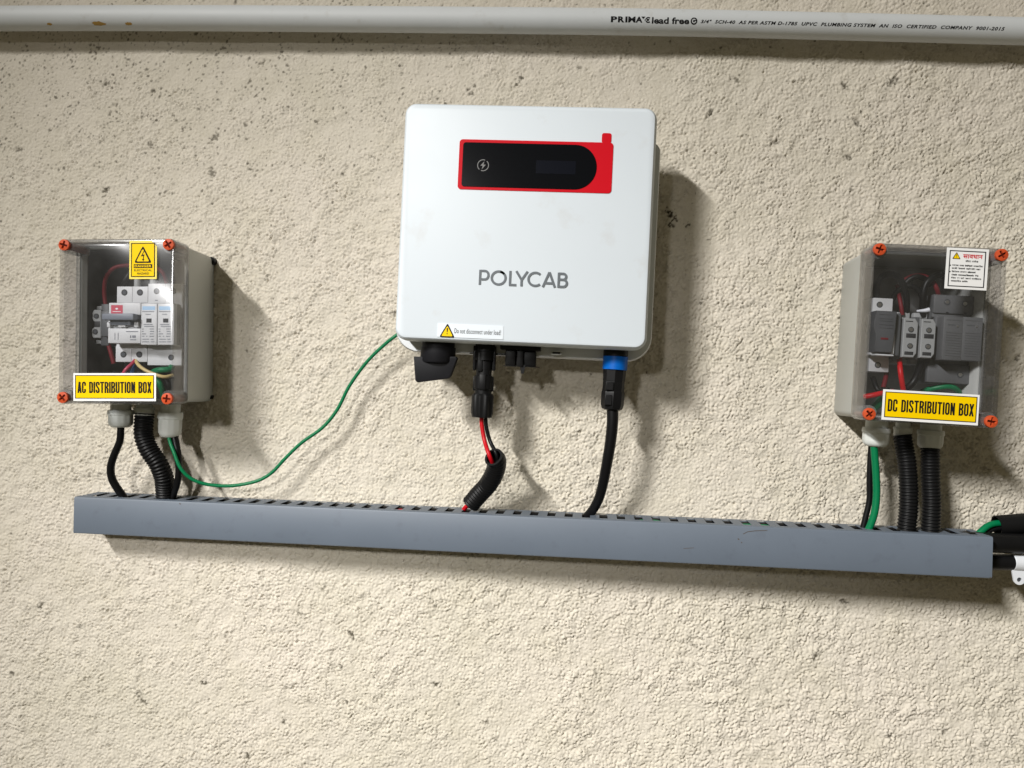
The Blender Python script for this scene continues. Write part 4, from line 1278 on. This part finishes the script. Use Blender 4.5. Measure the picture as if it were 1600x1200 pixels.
    from_bm('printed_dash', bm, M_ink, t)

    def W(pts): return [at(*p) for p in pts]
    cable('black_wire', 'black wire looping from the top of the fuse holder in the right box', 'wire', W([(1370, 466, .052), (1370, 448, .058), (1378, 432, .064), (1392, 428, .066), (1405, 433, .066), (1413, 450, .064), (1417, 470, .062), (1416, 492, .056)]), 0.0031, M_wblk)
    cable('black_wire', 'black wire arching from behind the fuse holder to the second terminal block', 'wire', W([(1392, 474, .050), (1400, 458, .056), (1415, 447, .060), (1430, 449, .062), (1440, 462, .062), (1444, 492, .056)]), 0.0028, M_wblk)
    cable('black_wire', 'black wire crossing from the second terminal block up to the caution sticker', 'wire', W([(1442, 494, .058), (1442, 470, .066), (1446, 446, .068), (1458, 433, .068), (1475, 430, .064), (1490, 436, .056)]), 0.0033, M_wblk)
    cable('black_wire', 'black wire arching over the terminal blocks in the right box', 'wire', W([(1412, 446, .058), (1422, 436, .060), (1434, 432, .062), (1447, 437, .062), (1453, 446, .060)]), 0.0028, M_wblk)
    cable('red_wire', 'dull red wire dropping onto the first terminal block', 'wire', W([(1402, 446, .052), (1405, 462, .058), (1408, 478, .062), (1410, 492, .062)]), 0.0021, M_wred2)
    cable('red_wire', 'dull red wire arching over to the dark arrester', 'wire', W([(1412, 438, .052), (1428, 431, .054), (1446, 432, .058), (1458, 441, .062), (1464, 452, .064), (1467, 462, .060)]), 0.0023, M_wred2)
    cable('red_wire', 'bright red wire hanging below the terminal blocks in the right box', 'wire', W([(1405, 556, .060), (1406, 570, .070), (1408, 588, .074), (1412, 612, .070)]), 0.0026, mat('bright_red_insulation', (0.50, 0.005, 0.010), 0.4, spec=0.25))
    cable('red_wire', 'bright red wire poking in from the left behind the DC sticker', 'wire', W([(1350, 620, .080), (1362, 618, .084), (1376, 615, .084), (1395, 612, .076)]), 0.0027, MATS['bright_red_insulation'])
    cable('red_wire', 'dark red wire dropping below the fuse holder', 'wire', W([(1385, 578, .050), (1384, 590, .056), (1380, 606, .06)]), 0.0024, M_wred2)
    cable('black_wire', 'black wire hanging between the terminal blocks and the arrester', 'wire', W([(1440, 558, .058), (1436, 578, .066), (1428, 596, .070), (1416, 608, .066)]), 0.0036, M_wblk)
    cable('black_wire', 'black wire curling behind the bottom of the fuse holder', 'wire', W([(1364, 590, .050), (1368, 602, .056), (1375, 612, .060), (1390, 610, .056)]), 0.0026, M_wblk)
    cable('green_wire', 'green wire passing behind the left end of the DC sticker', 'wire', W([(1362, 640, .06), (1372, 632, .070), (1380, 622, .074), (1394, 616, .068)]), 0.0042, M_wgrn)
    cable('green_wire', 'green wire lying under the dark arrester above the DC sticker', 'wire', W([(1440, 612, .050), (1462, 606, .058), (1484, 604, .062), (1496, 610, .058), (1500, 620, .05)]), 0.0030, M_wgrn)
    cable('cable_tie', 'white cable tie end between terminal block and dark arrester', 'cable tie', W([(1433, 486, .070), (1442, 485.5, .074), (1448, 485, .076), (1452, 484, .076)]), 0.0011, M_clip, taper=0.0024)
dc_contents()

# ------------------------------------------------------------------ slotted cable trunking
TL_ = at(117, 776.5, 0.046); TR_ = at(1551.5, 838.5, 0.080)
BL_ = at(113.5, 833, 0.046); BR_ = at(1550.5, 905, 0.080)
DH = ((TL_ - BL_).length + (TR_ - BR_).length) / 2
XA = ((TR_ - TL_) + (BR_ - BL_)).normalized()
YA = Vector((-XA.y, XA.x, 0)).normalized()
ZA = XA.cross(YA)
MID = (TL_ + BL_) / 2
DL = ((TR_ - TL_).length + (BR_ - BL_).length) / 2
DW = 0.043
DUCT = Matrix(((XA.x, YA.x, ZA.x, MID.x), (XA.y, YA.y, ZA.y, MID.y), (XA.z, YA.z, ZA.z, MID.z), (0, 0, 0, 1)))
DINV = DUCT.inverted()
def duct_x(px, py):
    """position along the trunking of what shows at px, py on its top"""
    a = DINV @ at(px, py, 0.0); b = DINV @ Vector((0, -DIST, 0))
    t = (DH / 2 - b.z) / (a.z - b.z)
    return (b + (a - b) * t).x
def make_duct():
    t = thing('cable_trunking', 'blue grey plastic cable trunking with slotted top running under the inverter', 'cable trunking')
    t.matrix_world = DUCT
    w = 0.0017
    h = DH / 2
    # lid: front face with lips over top and bottom
    bm = bmesh.new()
    prof = [(0.009, -h + 0.0002), (0.002, -h), (0.0006, -h + 0.0006), (0, -h + 0.002), (0, h - 0.002), (0.0006, h - 0.0006), (0.002, h), (0.0095, h), (0.0098, h - 0.0006), (0.0098, h - w), (0.0028, h - w), (w, h - 0.003), (w, -h + 0.003), (0.0028, -h + w), (0.009, -h + w)]
    rings = []
    for i in range(41):
        x = DL * i / 40
        rings.append([(x, p[0] + 0.0003 * math.sin(x * 9), p[1]) for p in prof])
    add_loft(bm, rings, True, True)
    from_bm('snap_on_cover', bm, M_duct, t, angle=30)
    # scratches and a nick on the cover
    bm = bmesh.new()
    def scr(pts, wd):
        P = []
        for px, py in pts:
            a = DINV @ at(px, py, 0.07); b = DINV @ Vector((0, -DIST, 0))
            k = (-0.0002 - b.y) / (a.y - b.y)
            P.append(b + (a - b) * k)
        for q0, q1 in zip(P[:-1], P[1:]):
            n = Vector((-(q1.z - q0.z), 0, q1.x - q0.x)).normalized() * wd / 2
            y = 0.0003 * math.sin(q0.x * 9) - 0.00012
            bm.faces.new([bm.verts.new((v.x, y - 0.0003 * 0, v.z)) for v in (q0 - n, q1 - n, q1 + n, q0 + n)])
    scr([(1161, 834.5), (1168, 831), (1180, 829.5), (1199, 828.8)], 0.0007)
    scr([(1153, 841.5), (1155, 843.5)], 0.0012); scr([(1158, 847), (1159.5, 848.5)], 0.0010)
    scr([(1068, 857), (1084, 856)], 0.0005); scr([(280, 786.5), (282, 788)], 0.0012); scr([(1547, 902), (1548.5, 903)], 0.0012)
    from_bm('scratch', bm, mat('scratch_brown', (0.075, 0.06, 0.05), 0.7), t, smooth=False)
    # body: back, bottom and slotted top wall
    bm = bmesh.new()
    add_box(bm, 0, DL, DW - w, DW, -h + w, h - w)
    add_box(bm, 0, DL, 0.0093, DW, -h + 0.0002, -h + w)
    from_bm('channel', bm, M_duct, t)
    bm = bmesh.new()
    pitch = 0.0187
    xs0 = duct_x(165, 771)
    sw = 0.0088
    y0, y1 = 0.0099, DW - 0.0002
    s0, s1 = 0.0118, 0.0405
    zt, zb = h - 0.0004, h - 0.0009
    slots = []
    k = -1
    while xs0 + k * pitch < DL - 0.010:
        c = xs0 + k * pitch
        if c - sw / 2 > 0.004:
            slots.append(c)
        k += 1
    def slot_outline(c):
        r = sw / 2
        p = [(c - r, s0), (c + r, s0)]
        for i in range(7):
            a = math.pi * i / 6
            p.append((c + r * math.cos(a), s1 - r * 0.6 + r * 0.6 * math.sin(a)))
        return p
    # flat perforated sheet: outer rectangle per slot cell with the slot cut out
    edges = [0.0] + [(a + b) / 2 for a, b in zip(slots[:-1], slots[1:])] + [DL]
    for c, xa, xb in zip(slots, edges[:-1], edges[1:]):
        b2 = bmesh.new()
        outer = [b2.verts.new((x, y, zt)) for x, y in ((xa, y0), (xb, y0), (xb, y1), (xa, y1))]
        inn = [b2.verts.new((x, y, zt)) for x, y in slot_outline(c)]
        es = []
        for ring in (outer, inn):
            for i in range(len(ring)):
                es.append(b2.edges.new((ring[i], ring[(i + 1) % len(ring)])))
        bmesh.ops.triangle_fill(b2, edges=es, use_beauty=True)
        for f in [f for f in b2.faces if all(v in inn for v in f.verts)]:
            b2.faces.remove(f)
        low = [b2.verts.new((v.co.x, v.co.y, zb)) for v in inn]
        n = len(inn)
        for i in range(n): b2.faces.new((inn[i], inn[(i + 1) % n], low[(i + 1) % n], low[i]))
        merge(bm, b2)
    bmesh.ops.remove_doubles(bm, verts=bm.verts, dist=1e-6)
    from_bm('slotted_top', bm, M_duct, t, smooth=False)
make_duct()
def duct_pt(px, py, y, dz):
    x = duct_x(px, py)
    return DUCT @ Vector((x, y, DH / 2 + dz))

def W(pts): return [at(*p) for p in pts]
# wires lying inside the trunking
cable('green_wire', 'green wire lying inside the trunking under its slots', 'wire', [duct_pt(px, py, y, dz) for px, py, y, dz in ((655, 790, .022, -.009), (668, 793, .0258, -.0052), (690, 794, .020, -.009), (800, 797, .019, -.012), (960, 803, .019, -.011), (1000, 806, .0258, -.0052), (1030, 808, .0258, -.0052), (1060, 810, .020, -.010), (1120, 811, .020, -.010), (1150, 814, .0258, -.0052), (1208, 818, .0258, -.0052), (1240, 820, .020, -.011), (1420, 828, .019, -.012))], 0.0028, M_wgrn)
for yy, dz, lab in ((.0175, -.0135, 'thick black cable lying in the trunking nearest to its cover'), (.0348, -.0076, 'thick black cable lying in the trunking against its back')):
    cable('black_cable', lab, 'cable', [DUCT @ Vector((DL * k / 12 + (0.006 if k == 0 else -0.006 if k == 12 else 0), yy + 0.0008 * math.sin(k * 2.1), DH / 2 + dz + 0.0004 * math.sin(k * 1.3))) for k in range(13)], 0.0064, M_wblk, step=0.02)
cable('red_wire', 'red wire lying inside the trunking left of the hanging sleeve', 'wire', [duct_pt(px, py, y, dz) for px, py, y, dz in ((600, 787, .021, -.012), (625, 788, .026, -.0050), (645, 789, .026, -.0045), (660, 790, .024, -.0065), (690, 792, .021, -.012), (724, 795, .021, -.008))], 0.0022, M_wred)

# ------------------------------------------------------------------ leads between boxes, inverter and trunking
cable('black_cable', 'thin black cable hanging from the left gland of the AC box', 'cable', W([(189, 655, .052), (188.5, 675, .052), (187, 690, .050), (178, 712, .046), (173, 730, .042), (175, 748, .038), (184, 764, .034), (193, 777, .030), (200, 795, .028)]), 0.0037, M_wblk, taper=0.0046)
cable('corrugated_conduit', 'black corrugated conduit curving down from the AC box', 'conduit', W([(226, 646, .045), (224.5, 665, .046), (225, 682, .046), (233, 703, .045), (247, 724, .042), (256, 746, .036), (258, 765, .031), (259, 792, .028)]), 0.0106, M_hose, corr=True)
cable('black_cable', 'black cable running down beside the conduit to the trunking', 'cable', W([(270, 672, .040), (274, 690, .042), (278, 712, .044), (279.5, 735, .042), (277, 755, .038), (271, 775, .032), (266, 795, .028)]), 0.0042, M_wblk, taper=0.0032)
cable('green_earth_wire', 'long thin green wire sagging from the AC box to the inverter', 'wire', W([(263, 674, .044), (265, 688, .047), (272, 707, .050), (282, 731, .050), (299, 748, .046), (325, 757, .040), (362, 759, .034), (400, 752, .030), (424, 739, .028), (445, 717, .027), (471, 692, .026), (504, 668, .025), (527, 640, .024), (546, 603, .024), (572, 567, .025), (598, 541, .027), (622, 522, .028), (650, 506, .020)]), 0.00195, M_wgrn)
cable('red_wire', 'red wire dropping from the plug into the short black sleeve', 'wire', W([(752, 646, .062), (753, 665, .062), (757, 688, .064), (764, 710, .074), (769, 722, .070), (773, 736, .060)]), 0.0023, M_wred)
cable('black_wire', 'black wire dropping from the plug beside the red one', 'wire', W([(758.5, 646, .060), (760, 668, .060), (766, 690, .060), (775, 708, .068), (778, 722, .064), (776, 738, .058)]), 0.0021, M_wblk)
cable('corrugated_sleeve', 'short black corrugated sleeve hanging in the middle above the trunking', 'conduit', W([(771, 714, .074), (776, 720, .068), (774, 735, .059), (764, 755, .050), (749, 772, .043), (736, 787, .038)]), 0.0104, M_hose, corr=True, ribs=lambda s: 0.16 if s < 0.52 else min(1.0, (s - 0.52) * 6))
cable('red_wire', 'short red wire end between the sleeve and the trunking slot', 'wire', W([(741, 779, .040), (733, 788, .036), (727, 793, .032), (722, 801, .030)]), 0.0025, M_wred)
cable('black_cable', 'thick black cable curving from the blue ringed plug to the trunking', 'cable', W([(957, 636, .064), (957, 660, .064), (954, 690, .062), (949, 720, .058), (943, 752, .050), (936, 778, .042), (926, 797, .036), (913, 812, .030)]), 0.0062, M_wblk, taper=0.0050, seg=18)
cable('black_cable', 'black cable hanging behind the green one under the DC box', 'cable', W([(1362, 690, .050), (1360, 715, .050), (1358.5, 750, .050), (1358.5, 780, .050), (1353, 806, .050), (1346, 834, .050)]), 0.0030, M_wblk)
cable('green_cable', 'thick green cable hanging from the left gland of the DC box', 'cable', W([(1365, 690, .058), (1367, 715, .058), (1369, 745, .058), (1369.5, 775, .058), (1366, 803, .058), (1357, 828, .056), (1350, 842, .054)]), 0.0037, M_wgrn)
cable('corrugated_conduit', 'left one of the two black conduits under the DC box', 'conduit', W([(1410, 680, .046), (1413, 700, .048), (1417, 725, .052), (1419.5, 760, .055), (1419.5, 795, .056), (1417, 822, .056), (1415, 850, .056)]), 0.0094, M_hose, corr=True, pitch=0.0034)
cable('corrugated_conduit', 'right one of the two black conduits under the DC box', 'conduit', W([(1454, 692, .046), (1453.5, 715, .048), (1454, 750, .053), (1455.5, 785, .056), (1454.5, 815, .057), (1453, 850, .057)]), 0.0094, M_hose, corr=True, pitch=0.0034)

# ------------------------------------------------------------------ conduits leaving at the right end
def end_conduit(label, pts, r, mouth=False):
    o0 = Vector(pts[0])
    loc = [Vector(p) - o0 for p in pts]
    bm = bmesh.new()
    path, L_ = spline(loc, 0.004)
    outer = tube_rings(path, r, 28); inner = tube_rings(path, r - 0.0012, 28)
    add_loft(bm, list(reversed(inner)) + outer, True, True) if not mouth else add_loft(bm, [inner[min(10, len(inner) - 1)]] + list(reversed(inner[:10])) + outer, True, True)
    o = from_bm('black_conduit', bm, M_hose, None, angle=60)
    o.location = o0
    return tag(o, label, 'conduit', 'smooth black conduits at the right end')
end_conduit('topmost black conduit at the right edge, its open mouth holding a green wire', W([(1557, 821.5, .044), (1600, 818, .044), (1650, 814, .044), (1760, 806, .044)]), 0.0105, True)
end_conduit('middle black conduit leaving the right end of the trunking', W([(1500, 846, .056), (1552, 848, .056), (1600, 849.5, .054), (1760, 853, .052)]), 0.0101)
end_conduit('lowest black conduit leaving the trunking into a white saddle clip', W([(1500, 875, .052), (1552, 878, .050), (1600, 878, .048), (1760, 878, .044)]), 0.0082)
cable('green_wire', 'green wire going from the trunking into the top conduit at the right edge', 'wire', W([(1516, 846, .050), (1530, 833, .050), (1543, 822, .048), (1556, 818, .046), (1580, 817, .044)]), 0.0033, M_wgrn)
cable('black_wire', 'black wire under the green one at the mouth of the top conduit', 'wire', W([(1524, 848, .046), (1538, 835, .046), (1552, 827, .045), (1580, 823, .044)]), 0.0026, M_wblk)
def saddle():
    c = at(1592, 878, 0.048)
    t = thing('saddle_clip', 'white plastic saddle clip on the lowest conduit at the right edge', 'clip', c, (0, 0.02, 0))
    bm = bmesh.new()
    R = 0.0084
    n = 16
    rings = []
    for x, e in ((-0.0078, 0.0), (-0.0070, 0.0009), (0.0070, 0.0009), (0.0078, 0.0)):
        rings.append([(x, -(R + e) * math.cos(a), (R + e) * math.sin(a)) for a in [math.radians(-100 + 200 * i / n) for i in range(n + 1)]] +
                     [(x, -(R - 0.0004) * math.cos(a), (R - 0.0004) * math.sin(a)) for a in [math.radians(100 - 200 * i / n) for i in range(n + 1)]])
    add_loft(bm, rings, True, True)
    from_bm('strap', bm, M_clip, t)
    # ear with screw hole
    bm = bmesh.new()
    out = []
    m_ = 28
    zc = -0.0175
    for i in range(m_):
        a = math.pi + math.pi * i / (m_ - 1)
        out.append((-0.001 + 0.0056 * math.cos(a), zc + 0.0052 * math.sin(a)))
    out += [(0.0078, -0.0075), (-0.0090, -0.0075)]
    vs_o = []
    for y in (-0.0045, -0.0025):
        vs_o.append([bm.verts.new((p[0], y, p[1])) for p in out])
    k = len(out)
    hole = [[bm.verts.new((-0.001 + 0.0024 * math.cos(2 * math.pi * i / 16), y, zc + 0.0024 * math.sin(2 * math.pi * i / 16))) for i in range(16)] for y in (-0.0045, -0.0025)]
    for i in range(k): bm.faces.new((vs_o[0][i], vs_o[0][(i + 1) % k], vs_o[1][(i + 1) % k], vs_o[1][i]))
    for i in range(16): bm.faces.new((hole[0][i], hole[0][(i + 1) % 16], hole[1][(i + 1) % 16], hole[1][i]))
    for q in (0, 1):
        es = []
        for ring in (vs_o[q], hole[q]):
            for i in range(len(ring)):
                es.append(bm.edges.get((ring[i], ring[(i + 1) % len(ring)])))
        bmesh.ops.triangle_fill(bm, edges=es, use_beauty=True)
    for f in [f for f in bm.faces if len(f.verts) == 3 and (all(v in hole[0] for v in f.verts) or all(v in hole[1] for v in f.verts))]:
        bm.faces.remove(f)
    from_bm('screw_ear', bm, M_clip, t)
    bm = bmesh.new()
    add_lathe(bm, [(-0.0030, 0.0022), (0.0, 0.0022)], -0.001, zc, 14, axis='y')
    from_bm('screw', bm, M_hole2, t)
saddle()
